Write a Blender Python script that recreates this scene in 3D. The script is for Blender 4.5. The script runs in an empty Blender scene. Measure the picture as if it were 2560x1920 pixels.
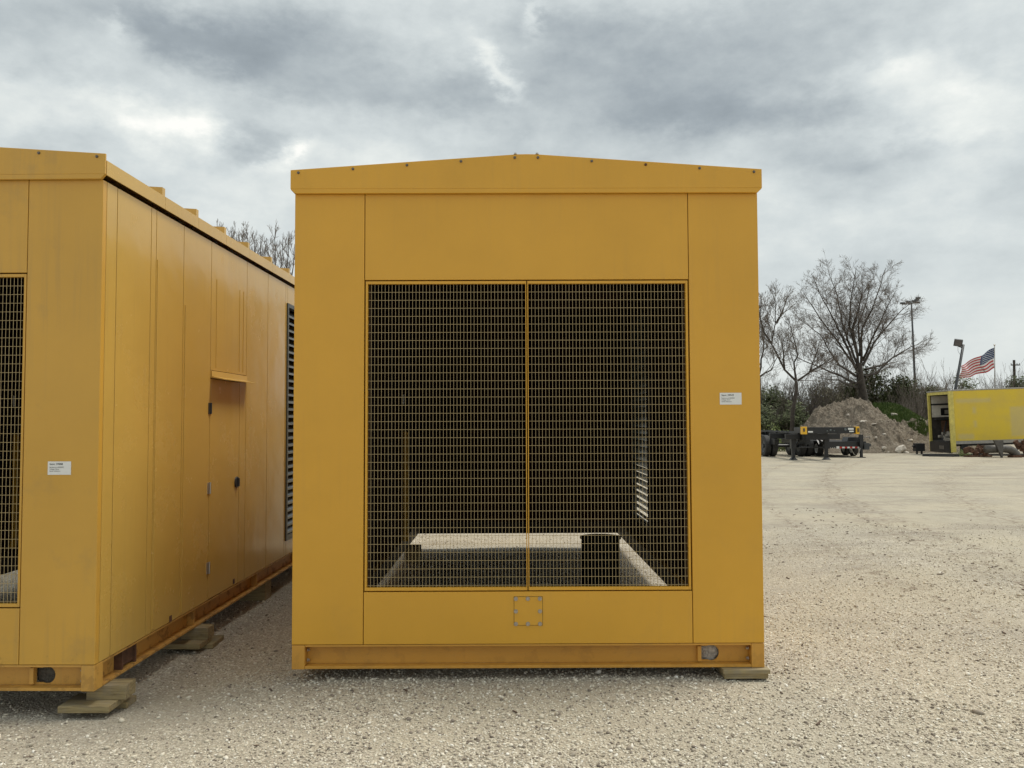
import bpy, bmesh, math, random
import numpy as np
from mathutils import Vector, Matrix, Euler
random.seed(7); rng = np.random.default_rng(7)
S = bpy.context.scene
COL = S.collection
rad = math.radians

# ------------------------------------------------------------------ camera
FPX = 2082.1
YAW, PIT, ROL = 0.00389, 0.04241, -0.00338
CAM = Vector((-0.1185, -5.3509, 1.5768))
def cam_basis():
    cy, sy, cp, sp = math.cos(YAW), math.sin(YAW), math.cos(PIT), math.sin(PIT)
    f = Vector((sy*cp, cy*cp, sp)); r = Vector((cy, -sy, 0)); u = r.cross(f)
    cr, sr = math.cos(ROL), math.sin(ROL)
    return r*cr + u*sr, u*cr - r*sr, f
RV, UV, FV = cam_basis()
cd = bpy.data.cameras.new('camera'); cam = bpy.data.objects.new('camera', cd); COL.objects.link(cam)
M3 = Matrix((RV, UV, -FV)).transposed()
cam.matrix_world = Matrix.Translation(CAM) @ M3.to_4x4()
cd.sensor_width = 36; cd.lens = 36*FPX/2560; cd.clip_end = 4000; cd.clip_start = 0.05
S.camera = cam
def W(px, py, depth):                     # world point seen at photo pixel (2560 wide) at a distance along +y
    d = FV*FPX + RV*(px-1280) - UV*(py-960)
    return CAM + d*(depth/d.y)

# ------------------------------------------------------------------ colour management
S.view_settings.view_transform = 'Standard'; S.view_settings.look = 'None'
S.view_settings.exposure = 0.34; S.view_settings.gamma = 1
S.render.engine = 'CYCLES'

# ------------------------------------------------------------------ node helper
class NT:
    def __init__(s, tree): s.t = tree; s.n = tree.nodes; s.l = tree.links
    def new(s, typ, **kw):
        n = s.n.new(typ)
        for k, v in kw.items(): setattr(n, k, v)
        return n
    def put(s, sock, v):
        if isinstance(v, bpy.types.NodeSocket): s.l.new(v, sock)
        elif v is not None: sock.default_value = v
    def math(s, op, a, b=None, c=None, clamp=False):
        n = s.new('ShaderNodeMath', operation=op); n.use_clamp = clamp
        s.put(n.inputs[0], a)
        if b is not None: s.put(n.inputs[1], b)
        if c is not None: s.put(n.inputs[2], c)
        return n.outputs[0]
    def vmath(s, op, a, b=None):
        n = s.new('ShaderNodeVectorMath', operation=op); s.put(n.inputs[0], a)
        if b is not None: s.put(n.inputs[1], b)
        return n.outputs[0]
    def noise(s, vec, scale, detail=4, rough=.55, out=0, dist=0):
        n = s.new('ShaderNodeTexNoise'); s.put(n.inputs['Vector'], vec)
        n.inputs['Scale'].default_value = scale; n.inputs['Detail'].default_value = detail
        n.inputs['Roughness'].default_value = rough; n.inputs['Distortion'].default_value = dist
        return n.outputs[out]
    def vor(s, vec, scale, feature='F1', rnd=1.0):
        n = s.new('ShaderNodeTexVoronoi', feature=feature); s.put(n.inputs['Vector'], vec)
        n.inputs['Scale'].default_value = scale; n.inputs['Randomness'].default_value = rnd
        return n
    def ramp(s, fac, stops, interp='LINEAR'):
        n = s.new('ShaderNodeValToRGB'); cr = n.color_ramp; cr.interpolation = interp
        while len(cr.elements) < len(stops): cr.elements.new(.5)
        for e, (p, c) in zip(cr.elements, stops):
            e.position = p; e.color = (*c, 1) if len(c) == 3 else c
        s.put(n.inputs[0], fac); return n.outputs[0]
    def mix(s, fac, a, b, blend='MIX'):
        n = s.new('ShaderNodeMix', data_type='RGBA', blend_type=blend)
        s.put(n.inputs[0], fac)
        for k, v in ((6, a), (7, b)):
            if isinstance(v, tuple) and len(v) == 3: v = (*v, 1)
            s.put(n.inputs[k], v)
        return n.outputs[2]
    def maprange(s, v, a, b, c=0, d=1):
        n = s.new('ShaderNodeMapRange'); s.put(n.inputs[0], v)
        for i, k in enumerate((a, b, c, d)): n.inputs[i+1].default_value = k
        return n.outputs[0]
    def bump(s, h, strength=.5, dist=.01, normal=None):
        n = s.new('ShaderNodeBump'); n.inputs['Strength'].default_value = strength
        n.inputs['Distance'].default_value = dist; s.put(n.inputs['Height'], h)
        if normal is not None: s.put(n.inputs['Normal'], normal)
        return n.outputs[0]
    def sep(s, v):
        n = s.new('ShaderNodeSeparateXYZ'); s.put(n.inputs[0], v); return n.outputs
    def comb(s, x, y, z):
        n = s.new('ShaderNodeCombineXYZ')
        for i, v in enumerate((x, y, z)): s.put(n.inputs[i], v)
        return n.outputs[0]

# ------------------------------------------------------------------ sky
SUN_EL, SUN_AZ = rad(66), rad(70)       # azimuth from +y towards +x
def build_world():
    w = bpy.data.worlds.new('World'); S.world = w; w.use_nodes = True
    w.node_tree.nodes.clear(); N = NT(w.node_tree)
    sky = N.new('ShaderNodeTexSky', sky_type='NISHITA'); sky.sun_disc = False
    sky.sun_elevation = SUN_EL; sky.sun_rotation = SUN_AZ; sky.air_density = 1.0; sky.dust_density = 3
    tc = N.new('ShaderNodeTexCoord'); d = tc.outputs['Generated']
    X, Y, Z = N.sep(d)
    az = N.math('ARCTAN2', X, Y); el = N.math('ARCSINE', Z)
    zc = N.math('ADD', N.math('MAXIMUM', Z, 0.0), 0.16)
    pl = N.comb(N.math('DIVIDE', X, zc), N.math('DIVIDE', Y, zc), 0.0)
    wn = N.noise(N.comb(az, N.math('MULTIPLY', el, 1.7), .3), 6.0, 7, .62, out=1)
    wx, wy, wz = N.sep(wn)
    az2 = N.math('ADD', az, N.math('MULTIPLY', N.math('SUBTRACT', wx, .5), .20))
    el2 = N.math('ADD', el, N.math('MULTIPLY', N.math('SUBTRACT', wy, .5), .12))
    def blob(cx, cy, rx, ry, amp, rot=0):
        # cx,cy,rx,ry in a 2212-wide picture -> angles
        a0 = math.atan((cx-1099)/1799); e0 = math.atan((906-cy)/1799*math.cos(a0))
        sx, sy = rx/1799, ry/1799
        c, s_ = math.cos(rot), math.sin(rot)
        dx = N.math('SUBTRACT', az2, a0); dy = N.math('SUBTRACT', el2, e0)
        p = N.math('DIVIDE', N.math('ADD', N.math('MULTIPLY', dx, c), N.math('MULTIPLY', dy, s_)), sx)
        q = N.math('DIVIDE', N.math('SUBTRACT', N.math('MULTIPLY', dy, c), N.math('MULTIPLY', dx, s_)), sy)
        r2 = N.math('ADD', N.math('MULTIPLY', p, p), N.math('MULTIPLY', q, q))
        return N.math('MULTIPLY', N.math('EXPONENT', N.math('MULTIPLY', r2, -1)), amp)
    n1 = N.noise(pl, 1.1, 7, .56)
    n2 = N.noise(N.comb(az, N.math('MULTIPLY', el, 2.2), 2.1), 4.5, 7, .6)
    n3 = N.noise(N.comb(az, N.math('MULTIPLY', el, 1.6), 5.4), 13, 5, .6)
    n4 = N.noise(N.comb(az, N.math('MULTIPLY', el, 1.4), 9.4), 30, 5, .6)
    dens = N.math('ADD', N.math('MULTIPLY', N.math('SUBTRACT', n1, .5), .50), .50)
    dens = N.math('ADD', dens, N.math('MULTIPLY', N.math('SUBTRACT', n2, .5), .80))
    dens = N.math('ADD', dens, N.math('MULTIPLY', N.math('SUBTRACT', n3, .5), .50))
    dens = N.math('ADD', dens, N.math('MULTIPLY', N.math('SUBTRACT', n4, .5), .22))
    blobs = [(1400, 150, 330, 85, .36, 0), (1600, 235, 220, 50, .36, -.05), (1480, 200, 300, 90, .18, 0), (1260, 55, 150, 50, .30, 0), (1620, 40, 300, 50, .22, 0),
             (380, 45, 260, 45, .42, 0), (480, 115, 260, 45, .22, -.25), (760, 165, 300, 50, .34, -.08), (980, 200, 120, 40, .16, 0), (640, 60, 160, 50, .16, 0),
             (500, 285, 80, 45, .36, -.4), (60, 70, 110, 60, .18, 0), (20, 330, 90, 60, .12, 0), (950, 60, 90, 50, -.12, -.5),
             (1960, 315, 190, 26, .26, 0), (1380, 330, 240, 30, .10, 0), (2150, 70, 110, 50, .26, 0), (1900, 60, 120, 40, .10, 0), (700, 300, 120, 24, .14, -.2), (1750, 260, 60, 40, .15, 0),
             (120, 225, 150, 40, -.26, 0), (340, 262, 90, 50, -.50, .1), (585, 330, 60, 20, -.45, .3), (1068, 150, 58, 24, -.48, -.75), (1183, 35, 20, 42, -.40, 0), (215, 48, 40, 18, -.35, 0),
             (2110, 235, 160, 85, -.48, 0), (1960, 135, 170, 30, -.26, .1), (2000, 460, 260, 60, -.10, 0), (500, 430, 250, 60, -.12, 0), (860, 330, 160, 50, -.14, 0)]
    for b in blobs: dens = N.math('ADD', dens, blob(*b))
    # towards the horizon the cloud deck evens out
    hz = N.maprange(el, .02, .24, .75, 0)
    densm = N.math('ADD', N.math('MULTIPLY', dens, N.math('SUBTRACT', 1, hz)), N.math('MULTIPLY', hz, .28))
    densm = N.math('ADD', N.math('MULTIPLY', densm, .68), .035)
    k = 8.6                                # background strength is 0.1
    def c(r, g, b): 
        f = lambda v: ((v/255+.055)/1.055)**2.4
        return (f(r), f(g), f(b))
    col = N.ramp(densm, [(0.02, c(250, 250, 244)), (.14, c(230, 234, 230)), (.34, c(206, 213, 213)), (.52, c(184, 192, 194)), (.74, c(156, 165, 170)), (1.0, c(132, 141, 147))])
    sc = N.vmath('SCALE', col); sc.node.inputs['Scale'].default_value = k
    # added sky brightness overhead and at right, out of view, lights the yard
    ov = N.math('ADD', N.maprange(el, .55, 1.15, 1.0, 1.35), N.maprange(X, .58, .95, 0, .9))
    sc2 = N.vmath('SCALE', sc); N.put(sc2.node.inputs['Scale'], ov)
    mixc = N.mix(.95, sky.outputs[0], sc2)
    bg = N.new('ShaderNodeBackground'); bg.inputs['Strength'].default_value = .1; N.put(bg.inputs[0], mixc)
    out = N.new('ShaderNodeOutputWorld'); N.l.new(bg.outputs[0], out.inputs[0])
build_world()
sd = bpy.data.lights.new('sun', 'SUN'); so = bpy.data.objects.new('sun', sd); COL.objects.link(so)
sd.energy = 2.1; sd.angle = rad(16); sd.color = (1, .95, .86)
sdir = Vector((math.sin(SUN_AZ)*math.cos(SUN_EL), math.cos(SUN_AZ)*math.cos(SUN_EL), math.sin(SUN_EL)))
so.rotation_euler = sdir.to_track_quat('Z', 'Y').to_euler()

# ------------------------------------------------------------------ materials
def mat(name):
    m = bpy.data.materials.new(name); m.use_nodes = True; m.node_tree.nodes.clear()
    N = NT(m.node_tree); b = N.new('ShaderNodeBsdfPrincipled'); o = N.new('ShaderNodeOutputMaterial')
    N.l.new(b.outputs[0], o.inputs[0]); tc = N.new('ShaderNodeTexCoord')
    return m, N, b, tc.outputs['Object']
def simple(name, col, rough=.6, metal=0, var=.18, scale=6, bump=0, bscale=60, spec=.5):
    m, N, b, co = mat(name)
    n = N.noise(co, scale, 5, .6)
    f = N.maprange(n, .3, .7, 1-var, 1+var)
    v = N.vmath('SCALE', (*col,)); N.put(v.node.inputs['Scale'], f)
    N.put(b.inputs['Base Color'], v); b.inputs['Roughness'].default_value = rough; b.inputs['Metallic'].default_value = metal
    b.inputs['Specular IOR Level'].default_value = spec
    if bump: N.put(b.inputs['Normal'], N.bump(N.noise(co, bscale, 4, .6), bump, .01))
    return m
def paint(name, base, dirt, rust=0.0, rough=.34, streak=.25):
    m, N, b, co = mat(name)
    x, y, z = N.sep(co)
    n = N.noise(co, 1.3, 5, .6); v = N.maprange(n, .3, .7, .94, 1.05)
    c1 = N.vmath('SCALE', (*base,)); N.put(c1.node.inputs['Scale'], v)
    # fine dust speckle
    sp = N.noise(co, 140, 3, .6)
    c2 = N.mix(N.math('MULTIPLY', N.maprange(sp, .52, .75, 0, 1), .12), c1, (.36, .26, .12))
    # run streaks, stretched vertically
    st = N.noise(N.comb(N.math('MULTIPLY', x, 22), N.math('MULTIPLY', y, 22), N.math('MULTIPLY', z, .9)), 1, 4, .6)
    pm = N.noise(co, 1.1, 3, .5)
    sm = N.math('MULTIPLY', N.maprange(st, .50, .74, 0, 1), N.maprange(pm, .42, .62, 0, 1))
    c3 = N.mix(N.math('MULTIPLY', sm, streak), c2, (.27, .19, .085))
    # grime patches
    g = N.noise(co, 2.3, 8, .68); gm = N.maprange(g, .56, .70, 0, 1)
    c4 = N.mix(N.math('MULTIPLY', gm, dirt), c3, (.22, .17, .09))
    if rust:
        r = N.noise(co, 9, 7, .7); low = N.maprange(z, .35, .0, 0, .16)
        rm = N.maprange(N.math('ADD', r, low), .66, .72, 0, rust)
        c4 = N.mix(rm, c4, (.075, .028, .012))
        N.put(b.inputs['Roughness'], N.maprange(rm, 0, 1, rough, .85))
    else:
        N.put(b.inputs['Roughness'], N.maprange(gm, 0, 1, rough, rough+.2))
    N.put(b.inputs['Base Color'], c4)
    w = N.noise(co, 1.7, 3, .5)
    bb = N.bump(w, .22, .04); N.put(b.inputs['Normal'], N.bump(N.noise(co, 260, 2, .5), .05, .002, bb))
    return m
YEL = (.65, .340, .030)
m_yel = paint('yellow_paint', YEL, .06, 0, .38, .10)
m_yelw = paint('weathered_yellow_paint', (.58, .325, .050), .22, .2, .36, .30)
m_yels = paint('glossy_yellow_paint', (.56, .355, .080), .0, .0, .20, .22)
m_skid = paint('skid_yellow_paint', (.56, .28, .04), .15, .12, .45, .15)
m_skidw = paint('rusty_skid_yellow_paint', (.50, .27, .06), .35, .45, .5, .35)
m_skidf = paint('dusty_skid_yellow_paint', (.55, .30, .06), .35, .22, .45, .3)
m_wire = simple('mesh_wire_paint', (.44, .335, .165), .4, var=.1)
m_seam = simple('dark_gap', (.05, .026, .008), .9)
m_in = simple('interior_liner', (.036, .0085, .005), .95, var=.5, scale=2, spec=.06)
m_mar = simple('dark_maroon_paint', (.020, .006, .005), .6)
m_black = simple('black_paint', (.012, .012, .013), .42, var=.4, scale=8)
m_rub = simple('tyre_rubber', (.022, .021, .020), .75, var=.3, scale=10, bump=.3)
m_bolt = simple('zinc_bolt', (.42, .38, .33), .38, .75, scale=80)
m_dbolt = simple('dull_bolt', (.16, .14, .12), .5, .6, scale=80)
m_darkm = simple('dark_steel', (.05, .052, .055), .45, .3)
m_lou = simple('louvre_green_steel', (.055, .068, .066), .38, .1, var=.2)
m_slat = simple('louvre_slat_steel', (.12, .14, .14), .3, .2, var=.2)
m_chrome = simple('worn_chrome', (.45, .43, .40), .3, .8)
m_rust = simple('rust', (.09, .042, .022), .85, var=.5, scale=14, bump=.4)
m_white = simple('white_plastic', (.72, .72, .70), .5, var=.04)
m_ink = simple('black_ink', (.05, .055, .06), .6, var=.05)
m_ink2 = simple('grey_ink', (.22, .22, .22), .6, var=.05)
def wood_mat():
    m, N, b, co = mat('treated_timber')
    x, y, z = N.sep(co)
    g = N.noise(N.comb(N.math('MULTIPLY', x, 4), N.math('MULTIPLY', y, 30), N.math('MULTIPLY', z, 60)), 1.5, 6, .65)
    c = N.ramp(g, [(.3, (.15, .11, .05)), (.55, (.30, .235, .115)), (.8, (.43, .35, .20))])
    gs = N.noise(co, 5, 6, .7); c = N.mix(N.maprange(gs, .48, .62, 0, .6), c, (.24, .21, .16))
    N.put(b.inputs['Base Color'], c); b.inputs['Roughness'].default_value = .8
    N.put(b.inputs['Normal'], N.bump(g, .4, .004)); return m
m_wood = wood_mat()
def gravel_mat():
    m, N, b, co = mat('gravel')
    x, y, z = N.sep(co)
    dist = N.math('SQRT', N.math('ADD', N.math('MULTIPLY', N.math('ADD', y, 5.35), N.math('ADD', y, 5.35)), N.math('MULTIPLY', x, x)))
    wob = N.noise(co, 30, 3, .6, out=1)
    wv = N.vmath('SCALE', N.vmath('SUBTRACT', wob, (.5, .5, .5))); wv.node.inputs['Scale'].default_value = .02
    cv = N.vmath('ADD', co, wv)
    v1 = N.vor(cv, 62); v2 = N.vor(cv, 130)
    r1 = N.sep(v1.outputs['Color'])[0]; r2 = N.sep(v2.outputs['Color'])[0]
    stone = N.ramp(r1, [(0, (.15, .13, .105)), (.12, (.31, .27, .22)), (.45, (.52, .470, .365)), (.8, (.67, .615, .49)), (1, (.84, .80, .70))])
    stone2 = N.ramp(r2, [(0, (.23, .195, .155)), (.4, (.46, .41, .325)), (1, (.72, .66, .55))])
    pick = N.noise(co, 18, 2, .5)
    st = N.mix(N.maprange(pick, .45, .55, 0, 1), stone, stone2)
    d1 = v1.outputs['Distance']; edge = N.maprange(d1, .35, .75, 0, .55)
    st = N.mix(edge, st, (.17, .14, .105))
    # compacted sandy fines, elongated along the direction vehicles drive
    diag = N.comb(N.math('MULTIPLY', N.math('ADD', x, N.math('MULTIPLY', y, .35)), .16), N.math('MULTIPLY', N.math('SUBTRACT', y, N.math('MULTIPLY', x, .35)), .42), 0.)
    big = N.noise(diag, 1.0, 6, .6)
    sm = N.noise(co, .9, 5, .6)
    fine = N.noise(co, 45, 5, .7)
    sandc = N.ramp(fine, [(.25, (.225, .20, .15)), (.5, (.33, .297, .228)), (.75, (.41, .372, .29))])
    edge_w = N.math('MULTIPLY', N.math('SUBTRACT', N.noise(N.comb(N.math('MULTIPLY', x, .3), N.math('MULTIPLY', y, .3), 1.), 1.0, 5, .6), .5), 3.0)
    lane = N.maprange(N.math('ADD', x, edge_w), 3.6, 6.4, 0, .20)
    far = N.math('ADD', N.maprange(dist, 5, 20, -.16, .04), lane)
    sand = N.maprange(N.math('ADD', N.math('ADD', N.math('MULTIPLY', big, .9), N.math('MULTIPLY', sm, .5)), far), .60, .84, 0, .86)
    c = N.mix(sand, st, sandc)
    # tone patches: greyer damp areas, paler dust, brown wash marks
    t1 = N.noise(diag, 2.3, 6, .62)
    c = N.mix(N.maprange(t1, .46, .64, 0, .50), c, (.33, .295, .24))
    t2 = N.noise(N.comb(N.math('MULTIPLY', x, .12), N.math('MULTIPLY', y, .40), 3.0), 1.6, 7, .66)
    c = N.mix(N.maprange(t2, .50, .64, 0, .45), c, (.41, .372, .29))
    t3 = N.noise(co, .55, 5, .6)
    c = N.mix(N.maprange(t3, .40, .62, 0, .30), c, (.50, .43, .305))
    t4 = N.noise(N.comb(N.math('MULTIPLY', x, .30), N.math('MULTIPLY', y, 1.0), 7.0), 1.3, 9, .74)
    c = N.mix(N.math('MULTIPLY', N.maprange(t4, .50, .62, 0, .60), N.maprange(dist, 7, 13, 0, 1)), c, (.24, .205, .165))
    # stone grain that stays readable further off
    g2 = N.noise(N.comb(x, N.math('MULTIPLY', y, .35), 0.), 7, 6, .75)
    c = N.mix(N.math('MULTIPLY', N.maprange(g2, .53, .66, 0, .45), N.maprange(dist, 8, 15, 0, 1)), c, (.22, .185, .145))
    c = N.mix(N.math('MULTIPLY', N.maprange(g2, .44, .34, 0, .30), N.maprange(dist, 8, 15, 0, 1)), c, (.54, .495, .405))
    # broken windrows of brown litter left along the wheel tracks
    brk = N.noise(N.comb(N.math('MULTIPLY', x, 9), N.math('MULTIPLY', y, 5), 4.), 1.0, 6, .75)
    for x0, cv, wd in ((4.9, .012, .30), (5.5, .010, .16), (6.9, .016, .35), (3.7, .010, .12)):
        q = N.math('SUBTRACT', N.math('ADD', N.math('ADD', x, N.math('MULTIPLY', edge_w, .16)), N.math('MULTIPLY', N.math('MULTIPLY', y, y), -cv)), x0)
        m_ = N.math('EXPONENT', N.math('MULTIPLY', N.math('MULTIPLY', N.math('DIVIDE', q, wd), N.math('DIVIDE', q, wd)), -1))
        c = N.mix(N.math('MULTIPLY', N.math('MULTIPLY', m_, N.maprange(brk, .50, .60, 0, .75)), N.maprange(y, -1, 2, 0, 1)), c, (.16, .115, .08))
    # dark litter specks
    v3 = N.vor(co, 5.5); lit = N.math('LESS_THAN', v3.outputs['Distance'], .07)
    litn = N.math('GREATER_THAN', N.sep(v3.outputs['Color'])[1], .72)
    c = N.mix(N.math('MULTIPLY', N.math('MULTIPLY', lit, litn), .8), c, (.08, .055, .04))
    N.put(b.inputs['Base Color'], c); b.inputs['Roughness'].default_value = .92
    b.inputs['Specular IOR Level'].default_value = .25
    h = N.math('ADD', N.math('MULTIPLY', N.math('SUBTRACT', 1, d1), N.math('SUBTRACT', 1, N.math('MULTIPLY', sand, .8))), N.math('MULTIPLY', fine, .35))
    N.put(b.inputs['Normal'], N.bump(h, .9, .012))
    return m
m_grav = gravel_mat()
def stone_mat():
    m, N, b, co = mat('loose_stone')
    g = N.new('ShaderNodeNewGeometry'); r = g.outputs['Random Per Island']
    c = N.ramp(r, [(0, (.10, .08, .065)), (.12, (.24, .20, .16)), (.35, (.48, .43, .335)), (.65, (.64, .585, .465)), (.88, (.70, .65, .54)), (1, (.80, .77, .69))])
    f = N.noise(co, 220, 3, .6); c = N.mix(N.maprange(f, .4, .6, 0, .25), c, (.5, .44, .35))
    N.put(b.inputs['Base Color'], c); b.inputs['Roughness'].default_value = .85
    b.inputs['Specular IOR Level'].default_value = .3
    return m
m_stone = stone_mat()
def dirt_mat():
    m, N, b, co = mat('dirt_heap')
    a = N.noise(co, 2.2, 8, .7); f = N.noise(co, 14, 6, .72)
    c = N.ramp(a, [(.3, (.21, .17, .125)), (.5, (.34, .28, .21)), (.7, (.45, .385, .30))])
    c = N.mix(N.maprange(f, .56, .72, 0, .8), c, (.47, .40, .32))
    c = N.mix(N.maprange(f, .44, .30, 0, .75), c, (.10, .07, .045))
    N.put(b.inputs['Base Color'], c); b.inputs['Roughness'].default_value = .95
    N.put(b.inputs['Normal'], N.bump(N.math('ADD', a, f), 1.0, .3)); return m
m_dirt = dirt_mat()
def leafy(name, cols, trans=.25):
    m, N, b, co = mat(name)
    g = N.new('ShaderNodeNewGeometry'); r = g.outputs['Random Per Island']
    cl = N.noise(co, 1.6, 3, .5)
    k = N.math('ADD', N.math('MULTIPLY', r, .6), N.math('MULTIPLY', N.maprange(cl, .3, .7, 0, 1), .4))
    N.put(b.inputs['Base Color'], N.ramp(k, cols)); b.inputs['Roughness'].default_value = .6
    b.inputs['Specular IOR Level'].default_value = .2
    return m
m_leafd = leafy('evergreen_leaf', [(0, (.035, .045, .018)), (.5, (.075, .090, .036)), (1, (.13, .15, .065))])
m_leafb = leafy('olive_brown_leaf', [(0, (.055, .050, .028)), (.5, (.11, .10, .056)), (1, (.19, .17, .10))])
m_leafg = leafy('fresh_green_leaf', [(0, (.06, .085, .025)), (.5, (.13, .16, .05)), (1, (.30, .32, .12))])
m_grass = leafy('grass_blade', [(0, (.03, .05, .012)), (.5, (.07, .11, .025)), (1, (.14, .17, .05))])
m_bark = simple('bark', (.060, .048, .038), .9, var=.4, scale=5, bump=.6, bscale=30)
m_twig = simple('twig', (.15, .125, .105), .9, var=.3)
m_bud = simple('pale_twig', (.16, .13, .11), .9, var=.3)
m_rock = simple('pale_concrete', (.52, .47, .40), .9, var=.25, scale=8, bump=.5, bscale=30)
def vanpaint():
    m, N, b, co = mat('faded_yellow_box_paint')
    x, y, z = N.sep(co)
    n = N.noise(co, 1.2, 6, .65)
    c = N.mix(N.maprange(n, .42, .72, 0, .55), (.70, .50, .035), (.54, .39, .10))
    def rect(x0, x1, z0, z1, s=.06):
        wob = N.math('MULTIPLY', N.math('SUBTRACT', N.noise(co, 9, 3, .6), .5), .12)
        xx = N.math('ADD', x, wob); zz = N.math('ADD', z, wob)
        a = N.math('MULTIPLY', N.maprange(xx, x0-s, x0+s, 0, 1), N.maprange(xx, x1-s, x1+s, 1, 0))
        bb = N.math('MULTIPLY', N.maprange(zz, z0-s, z0+s, 0, 1), N.maprange(zz, z1-s, z1+s, 1, 0))
        return N.math('MULTIPLY', a, bb)
    side = N.math('LESS_THAN', y, .1)
    for r in [(.30, 1.75, 2.24, 2.42), (.98, 1.12, 1.75, 2.05), (1.0, 1.12, 1.15, 1.45), (.32, .98, .62, .86), (2.55, 3.6, .7, 2.0)]:
        c = N.mix(N.math('MULTIPLY', rect(*r), .42), c, (.47, .42, .27))
    f = N.noise(co, 7, 8, .75); c = N.mix(N.maprange(f, .64, .70, 0, .8), c, (.14, .07, .03))
    N.put(b.inputs['Base Color'], c); b.inputs['Roughness'].default_value = .5
    N.put(b.inputs['Normal'], N.bump(N.noise(co, 3, 2, .5), .15, .03)); return m
m_van = vanpaint()

# ------------------------------------------------------------------ mesh builder
class MB:
    def __init__(s): s.v = []; s.f = []; s.mi = []
    def add(s, vs, fs, mi=0):
        o = len(s.v); s.v += [tuple(v) for v in vs]; s.f += [tuple(o+i for i in f) for f in fs]; s.mi += [mi]*len(fs); return s
    def box(s, x0, x1, y0, y1, z0, z1, mi=0, M=None):
        vs = [Vector((x, y, z)) for z in (z0, z1) for x, y in ((x0, y0), (x1, y0), (x1, y1), (x0, y1))]
        if M: vs = [M @ v for v in vs]
        return s.add(vs, [(0, 3, 2, 1), (4, 5, 6, 7), (0, 1, 5, 4), (1, 2, 6, 5), (2, 3, 7, 6), (3, 0, 4, 7)], mi)
    def tube(s, pts, rs, n=8, mi=0, caps=True):
        pts = [Vector(p) for p in pts]
        if not hasattr(rs, '__len__'): rs = [rs]*len(pts)
        vs = []; prev = None
        for i, p in enumerate(pts):
            t = (pts[min(i+1, len(pts)-1)] - pts[max(i-1, 0)])
            t = t.normalized() if t.length > 1e-9 else Vector((0, 0, 1))
            if prev is None:
                a = t.orthogonal().normalized()
            else:
                a = (prev - t*prev.dot(t)); a = a.normalized() if a.length > 1e-6 else t.orthogonal().normalized()
            prev = a; b = t.cross(a)
            for k in range(n):
                th = 2*math.pi*k/n; vs.append(p + (a*math.cos(th)+b*math.sin(th))*rs[i])
        fs = []
        for i in range(len(pts)-1):
            for k in range(n):
                k2 = (k+1) % n; fs.append((i*n+k, i*n+k2, (i+1)*n+k2, (i+1)*n+k))
        if caps: fs += [tuple(range(n-1, -1, -1)), tuple((len(pts)-1)*n+k for k in range(n))]
        return s.add(vs, fs, mi)
    def prism(s, poly, y0, y1, mi=0, axis='y'):         # polygon in x,z extruded along y (or in y,z along x)
        n = len(poly)
        if axis == 'y': vs = [(x, y0, z) for x, z in poly] + [(x, y1, z) for x, z in poly]
        elif axis == 'x': vs = [(y0, a, z) for a, z in poly] + [(y1, a, z) for a, z in poly]
        else: vs = [(a, c, y0) for a, c in poly] + [(a, c, y1) for a, c in poly]
        fs = [tuple(range(n)), tuple(range(2*n-1, n-1, -1))]
        fs += [(i, i+n, (i+1) % n+n, (i+1) % n) for i in range(n)]
        return s.add(vs, fs, mi)
    def hexbolt(s, x, y, z, r=.011, h=.009, axis=(0, -1, 0), mi=0):
        a = Vector(axis); p = Vector((x, y, z))
        s.tube([p, p+a*.003], r*1.5, 10, mi); s.tube([p+a*.003, p+a*(.003+h)], r, 6, mi); return s
    def build(s, name, m, parent=None, bevel=0, smooth=False):
        me = bpy.data.meshes.new(name); me.from_pydata(s.v, [], s.f)
        ms = m if isinstance(m, (list, tuple)) else [m]
        for q in ms: me.materials.append(q)
        if len(ms) > 1: me.polygons.foreach_set('material_index', s.mi)
        bm = bmesh.new(); bm.from_mesh(me); bmesh.ops.recalc_face_normals(bm, faces=bm.faces); bm.to_mesh(me); bm.free()
        if smooth: me.polygons.foreach_set('use_smooth', [True]*len(me.polygons))
        me.update()
        o = bpy.data.objects.new(name, me); COL.objects.link(o)
        if parent: o.parent = parent
        if bevel:
            b = o.modifiers.new('bevel', 'BEVEL'); b.width = bevel; b.segments = 2; b.limit_method = 'ANGLE'
        return o
def box(name, m, parent, *a, bevel=0, M=None): return MB().box(*a, M=M).build(name, m, parent, bevel)
def thing(name, label, cat, loc=(0, 0, 0), rz=0, group=None):
    o = bpy.data.objects.new(name, None); COL.objects.link(o); o.location = loc; o.rotation_euler = (0, 0, rz)
    o.empty_display_size = .2; return tag(o, label, cat, group)
def tag(o, label, cat, group=None, kind=None):
    if label: o['label'] = label
    if cat: o['category'] = cat
    if group: o['group'] = group
    if kind: o['kind'] = kind
    return o
def text_part(name, lines, parent, m, loc, size, rot=(math.pi/2, 0, 0)):
    cu = bpy.data.curves.new(name, 'FONT'); cu.body = lines; cu.size = size; cu.extrude = .0004; cu.offset = .0
    cu.space_line = 1.15
    t = bpy.data.objects.new(name, cu); COL.objects.link(t)
    dg = bpy.context.evaluated_depsgraph_get(); dg.update()
    me = bpy.data.meshes.new_from_object(t.evaluated_get(dg)); bpy.data.objects.remove(t)
    me.materials.clear(); me.materials.append(m)
    o = bpy.data.objects.new(name, me); COL.objects.link(o); o.parent = parent; o.location = loc; o.rotation_euler = rot
    return o

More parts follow.
